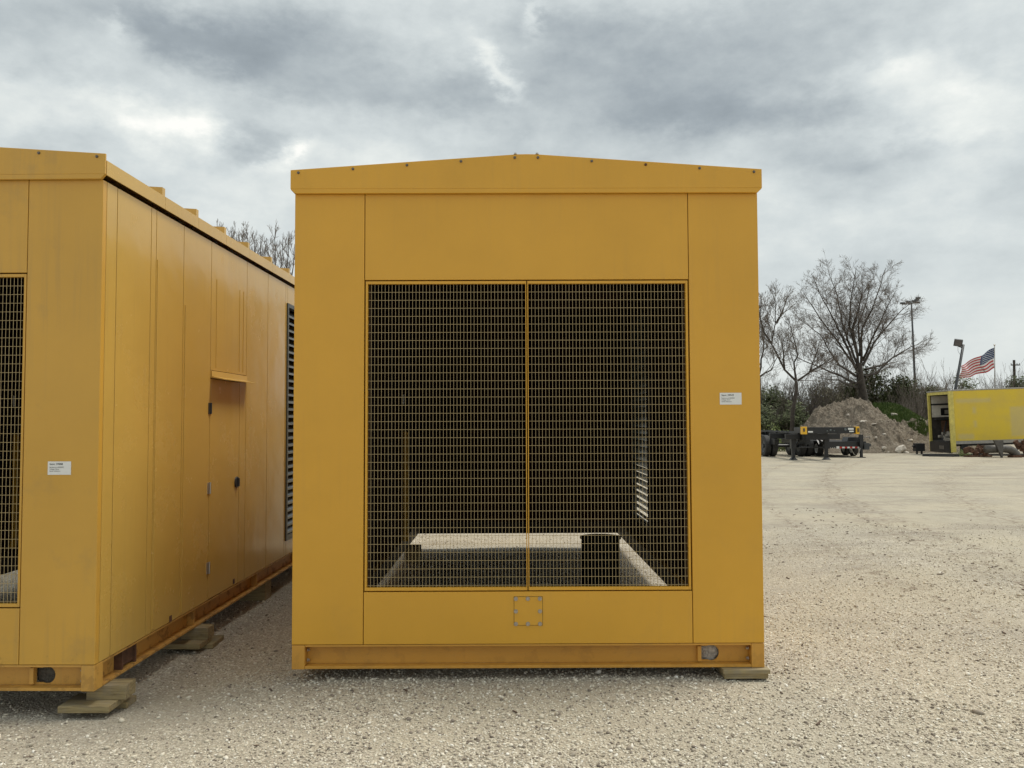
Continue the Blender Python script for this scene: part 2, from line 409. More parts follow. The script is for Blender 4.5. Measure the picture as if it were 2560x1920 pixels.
# ------------------------------------------------------------------ ground
def smooth(a, b, x):
    t = np.clip((x-a)/(b-a), 0, 1); return t*t*(3-2*t)
def gz(x, y):
    x = np.asarray(x, float); y = np.asarray(y, float)
    left = 1-smooth(-2.6, -.9, x)
    front = -.072 - .10*left
    back = -.21
    k = smooth(.1, 3.5, y)*(1-smooth(9, 16, y))*(1-smooth(2.2, 4.5, x))
    h = front*(1-k) + back*k
    far = smooth(14, 26, y)
    h = h*(1-far) + far*(-.10)
    h = h + .008*np.sin(x*1.3+.4)*np.sin(y*1.1) * (1-smooth(20, 30, y)) + .005*np.sin(x*3.1+y*2.3)*(1-smooth(10, 20, y))
    return h
def build_ground():
    def axis(lo, hi, near0, near1, fine, coarse):
        a = list(np.arange(near0, near1, fine)); v = near1; st = fine
        while v < hi: a.append(v); st = min(st*1.25, coarse); v += st
        a.append(hi); v = near0; st = fine; b = []
        while v > lo: st = min(st*1.25, coarse); v -= st; b.append(v)
        b[-1] = lo
        return np.array(sorted(set(b+a)))
    xs = axis(-2500, 2500, -7, 9, .12, 300); ys = axis(-2500, 2500, -4, 14, .12, 300)
    X, Y = np.meshgrid(xs, ys); Z = gz(X, Y)
    V = np.stack([X, Y, Z], -1).reshape(-1, 3); nx, ny = len(xs), len(ys)
    i = np.arange(nx*ny).reshape(ny, nx)
    F = np.stack([i[:-1, :-1], i[:-1, 1:], i[1:, 1:], i[1:, :-1]], -1).reshape(-1, 4)
    me = bpy.data.meshes.new('ground'); me.from_pydata(V.tolist(), [], F.tolist()); me.materials.append(m_grav)
    me.polygons.foreach_set('use_smooth', [True]*len(me.polygons))
    o = bpy.data.objects.new('ground', me); COL.objects.link(o); o['kind'] = 'structure'
build_ground()
def build_stones(n=150000):
    t = (1+5**.5)/2
    iv = np.array([(-1, t, 0), (1, t, 0), (-1, -t, 0), (1, -t, 0), (0, -1, t), (0, 1, t), (0, -1, -t), (0, 1, -t), (t, 0, -1), (t, 0, 1), (-t, 0, -1), (-t, 0, 1)])/1.9
    iff = np.array([(0, 11, 5), (0, 5, 1), (0, 1, 7), (0, 7, 10), (0, 10, 11), (1, 5, 9), (5, 11, 4), (11, 10, 2), (10, 7, 6), (7, 1, 8), (3, 9, 4), (3, 4, 2), (3, 2, 6), (3, 6, 8), (3, 8, 9), (4, 9, 5), (2, 4, 11), (6, 2, 10), (8, 6, 7), (9, 8, 1)])
    D = 3.2*np.exp(rng.random(n)*math.log(13/3.2)); x = -.12+(rng.random(n)*2-1)*.68*D*1.05; y = D-5.35
    # clumping: fewer stones on the compacted sand
    cl = np.sin(x*1.7+1.3*np.sin(y*.9))*np.sin(y*1.5+x*.6)+.6*np.sin(x*.7-y*.5)
    keep = rng.random(n) < np.clip(.72+.40*cl, .12, 1); x, y = x[keep], y[keep]; n = len(x)
    s = rng.lognormal(math.log(.0050), .36, n).clip(.0025, .014)*np.where(rng.random(n) < .012, 1.9, 1.0)
    sc = s[:, None]*np.stack([rng.uniform(.8, 1.5, n), rng.uniform(.7, 1.1, n), rng.uniform(.45, .8, n)], -1)
    a = rng.random(n)*2*math.pi; b = rng.normal(0, .35, n)
    v = iv[None]*sc[:, None, :]*(1+rng.normal(0, .13, (n, 12, 1)))
    cb, sb = np.cos(b)[:, None], np.sin(b)[:, None]
    vx, vz = v[..., 0]*cb-v[..., 2]*sb, v[..., 0]*sb+v[..., 2]*cb
    ca, sa = np.cos(a)[:, None], np.sin(a)[:, None]
    v = np.stack([vx*ca-v[..., 1]*sa, vx*sa+v[..., 1]*ca, vz], -1)
    v += np.stack([x, y, gz(x, y)+sc[:, 2]*.45], -1)[:, None, :]
    V = v.reshape(-1, 3).astype(np.float32); F = (iff[None]+12*np.arange(n)[:, None, None]).reshape(-1, 3).astype(np.int32)
    me = bpy.data.meshes.new('loose_gravel'); me.vertices.add(len(V)); me.vertices.foreach_set('co', V.ravel())
    me.loops.add(F.size); me.loops.foreach_set('vertex_index', F.ravel())
    me.polygons.add(len(F)); me.polygons.foreach_set('loop_start', np.arange(0, F.size, 3, dtype=np.int32))
    me.polygons.foreach_set('loop_total', np.full(len(F), 3, dtype=np.int32))
    me.update(calc_edges=True); me.materials.append(m_stone)
    o = bpy.data.objects.new('loose_gravel', me); COL.objects.link(o)
    tag(o, 'loose pale crushed gravel scattered over the yard in the foreground', 'gravel', kind='stuff')
build_stones()

def build_litter():
    rs = random.Random(5); mb = MB()
    for _ in range(230):
        D = rs.uniform(4.3, 15); x = -.12+rs.uniform(-.62, .62)*D; y = D-5.35
        if rs.random() < .55: x = 4.9+.012*y*y+rs.gauss(0, .35); y = rs.uniform(2, 10)
        z = float(gz(x, y)); a = rs.uniform(0, 6.28); L = rs.uniform(.015, .06); w = rs.uniform(.004, .012)
        M = Matrix.Translation((x, y, z+.004)) @ Matrix.Rotation(a, 4, 'Z') @ Matrix.Rotation(rs.uniform(-.3, .3), 4, 'Y')
        mb.box(-L/2, L/2, -w/2, w/2, 0, rs.uniform(.002, .009), M=M)
    o = mb.build('litter', simple('bark_litter', (.10, .065, .045), .9, var=.5)); tag(o, 'bits of dark bark and twig litter strewn over the gravel', 'litter', kind='stuff')
build_litter()
# ------------------------------------------------------------------ generator enclosures
HW, LEN, ZB, ZT, ZP, ZQ, S1 = 1.5, 6.35, .1534, 3.0395, 2.477, .4829, .4526
GAP, SG = .0045, .0075
def holed_plate(name, x0, x1, z0, z1, y0, y1, hx, hz, hr, nx0, nz0, nz1, m, parent, bevel=0):
    # plate in x,z with a round hole that has a square notch on its left
    bm = bmesh.new()
    def loop(pts):
        vs = [bm.verts.new((x, y0, z)) for x, z in pts]
        return [bm.edges.new((vs[i], vs[(i+1) % len(vs)])) for i in range(len(vs))]
    e = loop([(x0, z0), (x1, z0), (x1, z1), (x0, z1)])
    a0 = math.asin(max(-1, min(1, (nz1-hz)/hr))); a1 = math.asin(max(-1, min(1, (nz0-hz)/hr)))
    start = -math.pi - a1; end = math.pi - a0
    pts = [(hx+hr*math.cos(start+(end-start)*i/28), hz+hr*math.sin(start+(end-start)*i/28)) for i in range(29)]
    pts += [(nx0, nz1), (nx0, nz0)]
    e += loop(pts)
    bmesh.ops.triangle_fill(bm, edges=e, use_beauty=True)
    g = bmesh.ops.extrude_face_region(bm, geom=bm.faces[:])
    for v in [q for q in g['geom'] if isinstance(q, bmesh.types.BMVert)]: v.co.y = y1
    bmesh.ops.recalc_face_normals(bm, faces=bm.faces)
    me = bpy.data.meshes.new(name); bm.to_mesh(me); bm.free(); me.materials.append(m)
    o = bpy.data.objects.new(name, me); COL.objects.link(o); o.parent = parent; return o

def enclosure(label, loc, rz, mp, ms, mk, mkf, weathered, item):
    root = thing('generator_enclosure', label, 'generator enclosure', loc, rz, 'yellow generator enclosures')
    z0, z1 = ZB, ZT; T = .045
    xa, xb = -HW+S1, HW-S1
    # ---- skid
    bf = MB(); bf.box(-HW+.083, HW-.083, 0.003, .07, 0, .017).box(-HW+.083, HW-.083, .003, .07, .138, .150)
    fb = bf.build('front_beam', mkf, root, .0015)
    holed_plate('beam_web', -HW+.083, HW-.083, .0172, .1378, .0705, .080, 1.178, .074, .050, 1.112, .030, .116, mkf, fb)
    if True:
        box('lifting_lug', mkf, fb, 1.085, 1.110, .045, .0700, .024, .122, bevel=.002)
    for sx in (-1, 1):
        for zz in (.045, .11): MB().hexbolt(sx*(HW-.090), .045, zz, .009, .012, (-sx, 0, 0)).build('bolt', m_bolt, fb)
    for sx in (-1, 1):
        box('corner_post', mkf, root, *sorted((sx*(HW-.0005), sx*(HW-.082))), 0, .10, -.002, ZB-.004, bevel=.003)
    for sx in (-1, 1):
        sb = MB(); y0, y1 = .10, LEN
        sb.box(*sorted((sx*HW, sx*(HW-.12))), y0, y1, 0, .016).box(*sorted((sx*(HW-.002), sx*(HW-.12))), y0, y1, .136, .149)
        sb.box(*sorted((sx*(HW-.065), sx*(HW-.075))), y0, y1, .0162, .1358)
        box('beam_inner_plate', m_mar, root, *sorted((sx*(HW-.1205), sx*(HW-.124))), .10, LEN-.091, .001, .1495)
        for yy in (1.5, 3.0, 4.5, 6.0): sb.box(*sorted((sx*(HW-.008), sx*(HW-.0648))), yy, yy+.014, .0164, .1356)
        so_ = sb.build('side_beam', mk, root, .0015)
        for ya in (.36, .54): box('pocket_plate', m_rust if weathered else mk, so_, *sorted((sx*(HW-.012), sx*(HW-.0645))), ya, ya+.015, .0165, .1355)
        if weathered and sx > 0: box('pocket_recess', m_rust, so_, HW-.0640, HW-.030, .376, .539, .03, .135)
    rb = MB().box(-HW+.077, HW-.077, LEN-.09, LEN, .0002, .0158).box(-HW+.077, HW-.077, LEN-.09, LEN, .1362, .1488).box(-HW+.077, HW-.077, LEN-.05, LEN-.04, .0162, .1358)
    rb.build('rear_beam', m_mar, root)
    m_lump = simple('port_grey', (.40, .37, .33) if not weathered else (.075, .07, .06), .95, var=.5, scale=45, bump=1.0, bscale=60)
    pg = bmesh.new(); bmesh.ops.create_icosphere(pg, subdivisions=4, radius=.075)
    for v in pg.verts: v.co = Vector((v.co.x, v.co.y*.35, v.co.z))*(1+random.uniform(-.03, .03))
    pm = bpy.data.meshes.new('port_lump'); pg.to_mesh(pm); pg.free(); pm.materials.append(m_lump)
    po = bpy.data.objects.new('port_lump', pm); COL.objects.link(po); po.parent = fb; po.location = (1.168, .112, .074)  # grey lump added behind the web hole so the port reads grey
    # ---- front panels with real gaps between them (dark backing frame behind)
    P = []
    for sx in (-1, 1):
        P.append(box('corner_panel', mp, root, *sorted((sx*HW, sx*(HW-S1+GAP/2))), 0, T, z0, z1, bevel=.002))
    box('header_panel', mp, root, xa+GAP/2, xb-GAP/2, 0, T, ZP+GAP/2, z1, bevel=.002)
    box('sill_panel', mp, root, xa+GAP/2, xb-GAP/2, 0, T, z0, ZQ-GAP/2, bevel=.002)
    bk = MB()
    for sx in (-1, 1):
        bk.box(*sorted((sx*(xb-.03), sx*(xb+.05))), T+.001, T+.03, z0, z1)
    bk.box(xa+.031, xb-.031, T+.001, T+.03, ZP-.012, ZP+.05).box(xa+.031, xb-.031, T+.001, T+.03, ZQ-.05, ZQ+.008)
    bk.build('backing_frame', m_seam, root)
    # ---- two grilles
    for gx0, gx1 in ((xa+.006, -.0035), (.0035, xb-.006)):
        fr = MB(); a, c, e, f = gx0, gx1, ZQ+.005, ZP-.005
        wl, wr = (.014, .0055) if gx0 < -.5 else (.0055, .014)
        fr.box(a, a+wl, .006, .040, e, f).box(c-wr, c, .006, .040, e, f).box(a+wl, c-wr, .006, .040, e, e+.020).box(a+wl, c-wr, .006, .040, f-.018, f)
        gf = fr.build('grille_frame', mp, root, .001)
        wm = MB(); xs0, xs1, zz0, zz1 = a+wl, c-wr, e+.020, f-.018
        nv = 46
        for i in range(1, nv):
            x = xs0+(xs1-xs0)*i/nv + random.uniform(-.0006, .0006); wm.box(x-.0010, x+.0010, .016, .0184, zz0, zz1)
        nh = 37
        for i in range(1, nh+1):
            z = zz1-i*.0523
            if z > zz0+.006: wm.box(xs0, xs1, .0186, .0212, z-.0011, z+.0011)
        wm.build('wire_mesh', m_wire, gf)
    # ---- bolted cover plate
    cp = box('cover_plate', mp, root, -.088, .091, -.0035, -.0005, .271, .448)
    cpb = MB().box(-.0905, .0935, -.0012, -.0004, .2685, .4505); cpb.build('plate_gasket', m_seam, cp)
    for x in (-.078, -.002, .075):
        for z in (.437, .358, .279):
            if x == -.002 and z == .358: continue
            MB().hexbolt(x, -.0036, z, .009, .008).build('bolt', m_bolt, cp)
    # ---- item sticker
    st = box('item_sticker', m_white, root, *( (1.238, 1.378) if not weathered else (1.198, 1.337)), -.0022, -.0008, *((1.667, 1.743) if not weathered else (1.268, 1.347)), bevel=0)
    lx = 1.249 if not weathered else 1.209; lz = 1.722 if not weathered else 1.326
    text_part('sticker_text', item, st, m_ink, (lx, -.0027, lz), .0165)
    text_part('sticker_text', 'Enclosure # 0000000\nVoltage: None\nSerial: Unknown', st, m_ink2, (lx, -.0027, lz-.0165), .0098)
    # ---- roof
    ft = lambda x: 3.191 + (3.2955-3.191)*(1-abs(x)/1.524)
    fa = MB().prism([(-1.524, 3.068), (1.524, 3.068), (1.524, ft(1.524)), (.06, ft(.06)), (0, ft(.045)), (-.06, ft(.06)), (-1.524, ft(1.524))], -.028, -.014)
    fa.prism([(-1.524, 3.068), (-1.496, 3.0385), (1.496, 3.0385), (1.524, 3.068)], -.0278, -.002)
    fao = fa.build('roof_fascia', mp, root, .002)
    for x in (1.473, 1.121, .772, .423, .075): 
        for sx in (-1, 1): MB().hexbolt(sx*x, -.0285, ft(x)-.0215, .0060, .007).build('bolt', m_dbolt if not (sx > 0 and x == .772) else m_rust, fao)
    for sx in (-1, 1): MB().hexbolt(sx*.07, -.02, ft(.07)+.0005, .0085, .008, (0, 0, 1)).build('bolt', m_bolt, fao)
    rt = lambda x: 3.150 + .095*(1-abs(x)/1.52)
    deck = MB()
    for sx in (-1, 1):
        deck.prism([(sx*1.515, rt(1.515)-.03), (sx*1.515, rt(1.515)), (0, rt(0)), (0, rt(0)-.03)], -.013, LEN+.02)
    do = deck.build('roof_sheet', ms, root)
    seams = [.20, .81, 1.41, 2.01, 2.61, 3.30, 3.93, 4.55, 5.16, 5.77, 6.33]
    for i, yy in enumerate(seams):
        if i == 0: continue
        r = MB()
        for sx in (-1, 1):
            r.prism([(sx*1.522, rt(1.522)-.004), (sx*1.522, rt(1.522)+.060), (0, rt(0)+.060), (0, rt(0)-.004)], yy-.045, yy)
        r.build('standing_seam', ms, do)
    for sx in (-1, 1):
        prev = -.012
        for yy in seams[1:]:
            box('eave_trim', ms, root, *sorted((sx*1.525, sx*1.5165)), prev+.002, yy-.001, 3.066, rt(1.52)+.004); prev = yy
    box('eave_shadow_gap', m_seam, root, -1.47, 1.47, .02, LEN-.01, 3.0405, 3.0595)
    # ---- side walls: panels with gaps, door, louvre
    LY0, LY1, LZ0, LZ1 = 3.93, 5.35, .34, 2.81
    for sx in (-1, 1):
        X = lambda d: sx*(HW-d)
        def pan(nm, y0, y1, za, zb, m=ms, out=0.0, par=root, bev=.0015):
            return box(nm, m, par, *sorted((X(-out), X(T))), y0+SG/2, y1-SG/2, za, zb, bevel=bev)
        ys = [T+.001, .18, .655, .735, 1.20, 1.75]
        for a, c in zip(ys, ys[1:]): pan('side_panel', a, c, z0, z1, ms)
        pan('side_panel', .765-.02, .785, z0+.02, 2.70, ms, .006)
        pan('side_panel', 1.225, 1.245, z0+.02, 2.45, ms, .006)
        pan('side_panel', 1.75, 2.62, 1.995, z1)
        for yy in (1.86, 2.42, 2.52): pan('side_panel', yy, yy+.018, 2.02, 2.75, ms, .004)
        dr = pan('door', 1.75, 2.45, z0+.004, 1.925)
        pan('side_panel', 2.45, 2.62, z0, 1.99); pan('side_panel', 1.75, 2.45, 1.93, 1.992)
        hood = MB().prism([(X(0), 1.99), (X(-.006), 1.99), (X(-.012), 1.945), (X(-.10), 1.925), (X(-.10), 1.918), (X(0), 1.935)], 1.76, 2.62)
        hood.build('door_hood', ms, root)
        for zz in (1.045, .41, 1.684):
            hb = MB().box(*sorted((X(-.0005), X(-.008))), 1.715, 1.775, zz-.045, zz+.045); hb.tube([(X(-.010), 1.75, zz-.045), (X(-.010), 1.75, zz+.045)], .007, 8)
            hb.build('hinge', m_darkm if zz > 1.5 else m_chrome, dr)
        lk = MB(); lk.tube([(X(0.001), 2.385, 1.045), (X(-.012), 2.385, 1.045)], .048, 20); lk.box(*sorted((X(-.012), X(-.030))), 2.378, 2.392, 1.01, 1.08)
        lk.build('door_lock', m_darkm, dr)
        for a, c in ((2.62, 3.245), (3.245, 3.86), (3.86, LY0)): pan('side_panel', a, c, z0, z1)
        for a, c in ((LY1, 5.77), (5.77, LEN)): pan('side_panel', a, c, z0, z1)
        if sx < 0: pan('side_panel', LY0, 4.62, z0, z1); pan('side_panel', 4.62, LY1, z0, z1); continue
        pan('side_panel', LY0, LY1, z0, LZ0-.002); pan('side_panel', LY0, LY1, LZ1+.002, z1)
        lf = MB()
        lf.box(*sorted((X(-.014), X(.05))), LY0-.03, LY0+.012, LZ0-.03, LZ1+.03).box(*sorted((X(-.014), X(.05))), LY1-.012, LY1+.03, LZ0-.03, LZ1+.03)
        lf.box(*sorted((X(-.014), X(.05))), LY0+.0122, LY1-.0122, LZ0-.03, LZ0+.03).box(*sorted((X(-.014), X(.05))), LY0+.0122, LY1-.0122, LZ1-.012, LZ1+.03)
        lo = lf.build('louvre_frame', m_lou, root, .001)
        sl = MB(); z = LZ0+.045
        while z < LZ1-.06:
            sl.prism([(X(-.008), z), (X(-.008), z+.004), (X(.075), z+.098), (X(.075), z+.094)], LY0+.013, LY1-.013)
            sl.box(*sorted((X(-.0085), X(-.0125))), LY0+.013, LY1-.013, z-.004, z+.016)
            z += .077
        sl.build('louvre_slats', m_slat, lo)
        if weathered and sx > 0:
            for yy, zz in ((1.047, .172), (2.344, .185)):
                box('rust_hole', m_rust, root, X(-.0008), X(-.0022), yy-.022, yy+.022, zz-.018, zz+.024)
        elif not weathered and sx > 0: pass
    # ---- rear wall
    box('rear_wall', ms, root, -HW+T+.0005, HW-T-.0005, LEN-.045, LEN, z0, z1)
    # ---- interior: dark acoustic liner (inside faces) and fittings
    li = MB(); q = T+.035
    for sx in (-1, 1):
        X = lambda d: sx*(HW-d)
        if sx < 0: li.box(*sorted((X(T+.002), X(q))), .10, LEN-.09, z0+.001, 3.0); continue
        li.box(*sorted((X(T+.002), X(q))), .10, LY0-.035, z0+.001, 3.0)
        li.box(*sorted((X(T+.002), X(q))), LY1+.035, LEN-.09, z0+.001, 3.0)
        li.box(*sorted((X(T+.002), X(q))), LY0-.034, LY1+.034, z0+.001, LZ0-.035)
        li.box(*sorted((X(T+.002), X(q))), LY0-.034, LY1+.034, LZ1+.035, 3.0)
    li.box(-HW+q+.002, HW-q-.002, LEN-.089, LEN-.05, z0+.002, 3.0); li.box(-HW+.05, HW-.05, .08, LEN-.095, 3.002, 3.03)
    lio = li.build('interior_liner', m_in, root)
    for yy in (1.2, 2.4, 3.6, 5.45):
        for sx in (-1, 1): box('wall_rib', m_mar, lio, *sorted((sx*(HW-q-.001), sx*(HW-q-.05))), yy, yy+.04, .152, 2.95)
    pp = MB().box(-1.25, -1.205, 3.62, 3.665, .30, 1.45).box(-1.249, -1.19, 3.60, 3.619, .28, .36); pp.build('inner_post', m_yel, root)
    MB().box(-1.262, -1.245, 3.62, 3.64, 1.74, 1.85).build('inner_bright_bar', m_white, root)  # white bar added to stand for a small bright highlight
    return root

main_box = enclosure('clean yellow generator enclosure in the centre, full front with two mesh grilles facing the camera', (0, 0, 0), 0, m_yel, m_yel, m_skid, m_skid, False, 'Item: 39949')
LYAW = -.0178
lc = Vector((-2.5587-1.5*math.cos(LYAW), -.3764-1.5*math.sin(LYAW), -.0111))
left_box = enclosure('weathered yellow generator enclosure at left, cropped by the frame, showing its long side with door', lc, LYAW, m_yelw, m_yels, m_skidw, m_skidf, True, 'Item: 39888')

# a dark open drum standing inside the centre enclosure
pt = W(1501, 1330, 7.6)
dm = MB(); zt_ = W(1505, 1341, 7.6).z; gb = float(gz(pt.x, pt.y))
n_ = 28
dm.tube([(pt.x, pt.y, gb), (pt.x, pt.y, zt_-.02), (pt.x, pt.y, zt_-.018), (pt.x, pt.y, zt_)], [.172, .172, .186, .186], n_, caps=False)
dm.tube([(pt.x, pt.y, gb+.02), (pt.x, pt.y, zt_-.0005)], [.165, .172], n_, caps=False)
d_ = dm.build('steel_drum', simple('soot_black', (.006, .006, .006), .9, spec=.1)); tag(d_, 'black steel drum standing inside the centre enclosure behind the right grille', 'drum')

# ------------------------------------------------------------------ timber blocks under the skids
def board(parent, x0, x1, y0, y1, z0, z1, rz=0):
    c = Vector(((x0+x1)/2, (y0+y1)/2, 0)); M = Matrix.Translation(c) @ Matrix.Rotation(rz, 4, 'Z') @ Matrix.Translation(-c)
    o = MB().box(x0-c.x, x1-c.x, y0-c.y, y1-c.y, z0, z1).build('x', m_wood, None, .003)
    o.location = c; o.rotation_euler = (0, 0, rz)
    return o
def block(label, boards, group='timber blocks under the skids'):
    for lab, (x0, x1, y0, y1, z0, z1), rz in boards:
        o = board(None, x0, x1, y0, y1, z0, z1, rz); o.name = 'timber_board'; o.data.name = 'timber_board'
        tag(o, lab, 'timber board', group)
g1 = -.172
block('', [('lowest board of the timber stack under the near corner of the left enclosure', (-2.80, -2.45, -.20, -.06, g1, g1+.036), 0),
           ('wide middle plank sticking out left in the stack under the left enclosure near corner', (-2.77, -2.47, -.385, -.14, g1+.0365, g1+.075), .0),
           ('short square post on top of the stack under the left enclosure near corner', (-2.66, -2.425, -.27, -.13, g1+.0755, -.013), .03)])
g2 = -.175
block('', [('lowest board of the second timber stack under the left enclosure, beside the gap', (-2.80, -2.40, 1.12, 1.40, g2, g2+.036), .04),
           ('middle plank of the second timber stack under the left enclosure side', (-2.75, -2.44, .98, 1.22, g2+.0365, g2+.075), -.02),
           ('square post topping the second timber stack along the left enclosure side', (-2.64, -2.43, 1.12, 1.25, g2+.0755, -.013), 0)])
block('', [('upper thin board pressed under the right front corner of the centre enclosure', (1.225, 1.523, -.045, .19, -.030, -.0025), 0),
           ('lower thin board on the gravel under the right front corner of the centre enclosure', (1.235, 1.512, -.035, .21, -.062, -.0303), .0)])
for i, (x, y, lab) in enumerate([(-1.33, 5.2, 'timber post under the rear left of the centre enclosure'), (1.16, 5.95, 'timber post under the rear right of the centre enclosure')]):
    g = float(gz(x, y)); o = MB().box(-.10, .10, -.07, .07, g-.01, -.003).build('timber_board', m_wood, None, .003); o.location = (x, y, 0)
    tag(o, lab, 'timber board', 'timber blocks under the skids')
for x, y, lab in [(-2.68, 3.1, 'dark timber block further back under the left enclosure side')]:
    g = float(gz(x, y)); o = MB().box(-.14, .14, -.10, .10, g-.01, -.014).build('timber_board', m_wood, None, .003); o.location = (x, y, 0)
    tag(o, lab, 'timber board', 'timber blocks under the skids')

# ------------------------------------------------------------------ vegetation tools
def rnd(a, b): return random.uniform(a, b)
def grow(mb, p, d, length, r, level, maxl, n, up=.25, spread=.75, twig_mi=1, jit=.16, kids=(7, 6, 4), lf=(.36, .5), minr=.006):
    seg = max(3, int(length/.35) if level == 0 else 4)
    pts = [Vector(p)]; dirs = [Vector(d).normalized()]
    for i in range(seg):
        dd = dirs[-1] + Vector((rnd(-1, 1), rnd(-1, 1), rnd(-1, 1)))*jit + Vector((0, 0, up*.3))
        dd.normalize(); dirs.append(dd); pts.append(pts[-1]+dd*length/seg)
    rs = [max(r*(1-.8*i/seg), minr*.6) for i in range(seg+1)]
    mb.tube(pts, rs, n if level < 1 else 3, 0 if r > .03 else twig_mi, caps=False)
    if level >= maxl: return
    for k in range(kids[min(level, len(kids)-1)]):
        t = rnd(.18, 1.0); i = min(int(t*seg), seg-1); q = pts[i].lerp(pts[i+1], t*seg-i)
        side = dirs[i].cross(Vector((rnd(-1, 1), rnd(-1, 1), rnd(-1, 1)))).normalized()
        nd = (dirs[i]*rnd(.55, 1.0) + side*spread + Vector((0, 0, up))).normalized()
        grow(mb, q, nd, length*rnd(*lf)*(1.15-.5*t), max(rs[i]*.5, minr), level+1, maxl, n, up, spread, twig_mi, jit, kids, lf, minr)
def limb_tree(label, limbs, D, dr=3.0, r0=.16, kids=(9, 7, 5), step=.42, sub=(1.4, 2.6), name='bare_tree', trunk=None, group='bare trees', tr=.28, up=.25, minr=.0085):
    root_w = W(trunk[0][0], trunk[0][1], D); root_w.z = float(gz(root_w.x, root_w.y))-.05
    t = thing(name, label, 'tree', root_w, 0, group)
    off = -root_w
    tk = MB(); tp = [W(px, py, D)+off for px, py in trunk]; tp[0].z = -.1
    tk.tube(tp, [tr*(1-.35*i/(len(tp)-1)) for i in range(len(tp))], 10); tk.build('trunk', m_bark, t, smooth=True)
    mb = MB()
    for L in limbs:
        sg = rnd(-1, 1)*dr; pts = []
        m = len(L)
        for i, (px, py) in enumerate(L):
            f = i/(m-1); pts.append(W(px, py, D+sg*f)+off)
        # resample
        fine = []
        for a, c in zip(pts, pts[1:]):
            k = max(1, int((c-a).length/.45))
            for j in range(k): fine.append(a.lerp(c, j/k)+Vector((rnd(-1, 1), rnd(-1, 1), rnd(-1, 1)))*.035)
        fine.append(pts[-1]); n = len(fine)
        rr = [r0*(1-.88*(i/(n-1))**.8)+.004 for i in range(n)]
        mb.tube(fine, rr, 6, 0, caps=False)
        tot = sum((c-a).length for a, c in zip(fine, fine[1:]))
        k = int(tot/step)
        for j in range(k):
            f = .16+.84*(j+rnd(0, 1))/k; i = min(int(f*(n-1)), n-2); q = fine[i]
            d = (fine[i+1]-fine[i]).normalized(); side = d.cross(Vector((rnd(-1, 1), rnd(-1, 1), rnd(-1, 1)))).normalized()
            nd = (d*rnd(.6, 1.1)+side*.8+Vector((0, 0, .2))).normalized()
            grow(mb, q, nd, rnd(*sub)*(1.1-.55*f), max(rr[i]*.42, .014), 1, 3, 3, up, .75, 1, .18, kids, (.40, .62), minr)
    mb.build('crown', [m_bark, m_twig], t)
    return t
Z3 = lambda x, y: (1860+x/2.963, 620+y/2.963)
z3 = lambda L: [Z3(*q) for q in L]
big = [[(830, 850), (740, 600), (690, 350), (620, 150)], [(850, 850), (780, 560), (800, 330), (830, 150)], [(870, 850), (870, 600), (960, 430), (1050, 150)],
       [(880, 870), (960, 700), (1130, 500), (1255, 390)], [(900, 900), (1020, 870), (1150, 780), (1320, 690)], [(840, 900), (700, 700), (560, 520), (440, 330)],
       [(830, 950), (700, 860), (560, 640), (440, 550)], [(850, 1010), (650, 920), (450, 840), (350, 780)], [(840, 800), (800, 600), (880, 350), (870, 200)],
       [(880, 830), (1000, 560), (1120, 330)], [(820, 870), (700, 600), (560, 330), (500, 190)], [(890, 950), (980, 930), (1080, 830), (1230, 740)],
       [(860, 800), (850, 560), (900, 420), (930, 300)], [(840, 1040), (700, 980), (560, 960)]]
limb_tree('large bare spreading tree with fan of limbs rising behind the dirt mound', [z3(L) for L in big], 50, 3.2, .080, (10, 8, 6), .29, (1.4, 2.4), trunk=z3([(895, 1500), (885, 1100), (860, 960), (850, 850)]), tr=.28, minr=.0072, up=.10)
lt = [[(385, 985), (300, 900), (205, 710), (235, 560), (240, 400), (205, 310)], [(385, 980), (370, 850), (400, 800), (360, 650), (330, 520)], [(300, 900), (290, 780), (290, 690)],
      [(400, 985), (480, 920), (540, 780), (560, 690)], [(205, 710), (150, 620), (120, 500), (130, 380)], [(240, 560), (300, 430), (330, 350)], [(480, 920), (600, 850), (690, 780)]]
limb_tree('crooked bare tree forking low, left of the large tree', [z3(L) for L in lt], 44, 1.8, .058, (8, 7, 5), .26, (1.0, 2.0), trunk=z3([(350, 1420), (360, 1220), (390, 1040), (385, 985)]), tr=.12)
limb_tree('slim bare tree tight against the right edge of the centre enclosure', [z3(L) for L in [[(110, 950), (150, 700), (110, 450), (140, 330)], [(110, 900), (60, 700), (70, 400)], [(120, 950), (200, 900), (260, 780)]]], 47, 2, .055, (8, 7, 5), .26, (1., 2.0), trunk=z3([(130, 1420), (120, 1100), (115, 950)]), tr=.10)
